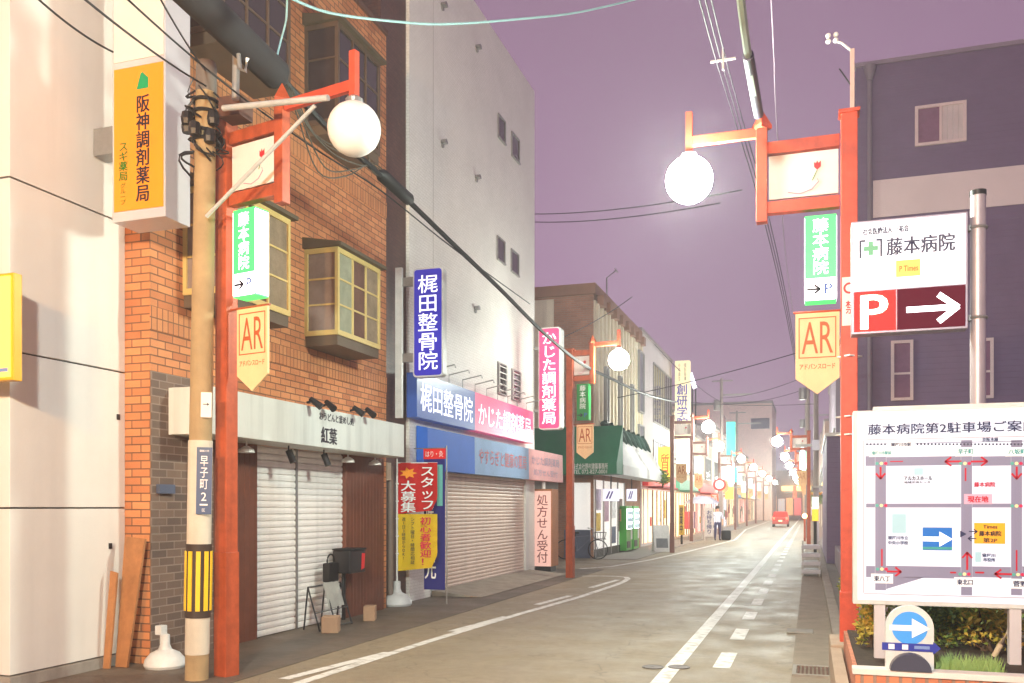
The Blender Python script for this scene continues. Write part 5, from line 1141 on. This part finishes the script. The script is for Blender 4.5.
o = MB(); c_ = PZs(723, 60, 6.1); o.tube([c_+Vector((-.12, 0, 0)), c_+Vector((.12, 0, 0))], .012, 6).tube([c_+Vector((0, 0, .12)), c_+Vector((0, 0, -.1))], .012, 6); tag(o.build("wire_spacer", white), "small pale cross shaped spacer on the overhead wires", "spacer")
wire("single thin pale wire hanging straight from the top right of centre", [PZs(px, py, 6.6) for px, py in ((771, -5), (774, 60), (777, 130), (786, 260), (797, 340))], .007, mat("thin_pale", (150, 130, 146), .5, 0))
for i, (a, b, ya, yb, lb_) in enumerate((((534, 214), (742, 190), 26, 18, "upper one of two crossing wires behind the glowing right globe"), ((534, 222), (720, 203), 26, 18, "lower one of two crossing wires behind the glowing right globe"), ((545, 345), (632, 297), 25, 31, "wire from the white block to the small pole on the corner building"), ((582, 404), (800, 352), 33, 28, "long wire crossing the street above the far lamps"), ((690, 402), (815, 404), 52, 44, "dark wire crossing above the far tower block"))):
    A = PY(*a, ya); B = PY(*b, yb); wire(lb_, span((A[0], ya, A[1]), (B[0], yb, B[1]), .12), .014, MATS["mauve_wire"])
t = thing("roof_bracket", "small antenna bracket standing on the corner building's roof", "antenna", (-7.2, 33.0, 9.05)); MB().tube([(0, 0, 0), (0, 0, 1.2), (.4, -.2, 1.4)], .03, 6).tube([(.4, -.5, 1.4), (.4, .1, 1.4)], .02, 6).build("mast", steel, t)
for lab, px, Y_, h_ in (("grey far utility pole with crossarm above the left lamps", 721.5, 58, 9.8), ("slim grey utility pole on the right kerb near the purple wing", 816, 40, 9.5), ("far right kerb pole with a transformer drum, past the first far right lamp", 808, 52, 9.6), ("farthest right kerb utility pole, seen between the far right globes", 806, 74, 9.9), ("far left kerb utility pole half hidden by the teal signs", 737, 76, 9.6)):
    X = PY(px, 500, Y_)[0]; t = thing("utility_pole", lab, "utility pole", (X, Y_, 0), 0, "distant utility poles")
    MB().tube([(0, 0, 0), (0, 0, h_)], [.12, .09], 12).build("pole", mat("far_pole_grey", (150, 138, 134), .8, .1), t, True)
    m = MB()
    if h_ > 9: m.box(-.1, 1.9, -.04, .04, h_-1.1, h_-1.0); m.box(-.6, .7, -.04, .04, h_-.2, h_-.12)
    m.lathe([(.2, h_-2.0), (.22, h_-1.6), (.2, h_-1.35)], -.28, 0, 10); m.build("fittings", steel, t)
bpy.context.view_layer.update()

for i, (a, b, ya, yb, lb_) in enumerate((((655, 345), (721, 402), 40, 58, "thin wire rising to the white building from the crossarm pole"), ((721, 404), (808, 388), 58, 52, "wire from the crossarm pole to the transformer pole"), ((721, 398), (816, 372), 58, 40, "higher wire from the crossarm pole to the slim right pole"), ((808, 392), (806, 424), 52, 74, "wire running along the right row between far poles"), ((816, 378), (845, 330), 40, 12, "wire from the slim right pole toward the right lamp post"), ((738, 432), (721, 410), 76, 58, "wire along the far left row"))):
    A = PY(*a, ya); B = PY(*b, yb); wire(lb_, span((A[0], ya, A[1]), (B[0], yb, B[1]), .25), .018, MATS["mauve_wire"])
vsign("shop_sign", "small white lit sign on the right row just past the purple wing", 801, 804, 440, 456, 46, lit("cool_white_sign", (236, 244, 255), 1.2))
vsign("shop_sign", "square plain white sign beside the slim right pole", 812, 819.5, 440, 450, 36, mat("emblem_sign", (206, 200, 210), .5, .05))
vsign("shop_sign", "teal lit sign low on the far left row", 733.5, 737, 468, 482, 66, MATS["teal_face"])
vsign("shop_sign", "pink lit sign far down the left row", 752, 755, 484, 496, 84, lit("pink_lit", (255, 130, 150), .9))
vsign("shop_sign", "small red lit sign on the far right row", 793, 796.5, 486, 498, 78, MATS["red_box"])
# ================================================================== haze volume: far haze, plus bloom-like glow added around the lamps
hz = MB().box(-60, 60, -60, 360, -1.5, 17).build("haze", bpy.data.materials.new("haze_air")); hz["kind"] = "stuff"
hm = hz.data.materials[0]; hm.use_nodes = True; n = hm.node_tree.nodes; n.clear()
ho = n.new("ShaderNodeOutputMaterial"); hv = n.new("ShaderNodeVolumePrincipled"); hv.inputs["Color"].default_value = (.95, .93, .95, 1); hv.inputs["Density"].default_value = HAZE; hv.inputs["Anisotropy"].default_value = .35
hm.node_tree.links.new(hv.outputs[0], ho.inputs["Volume"])
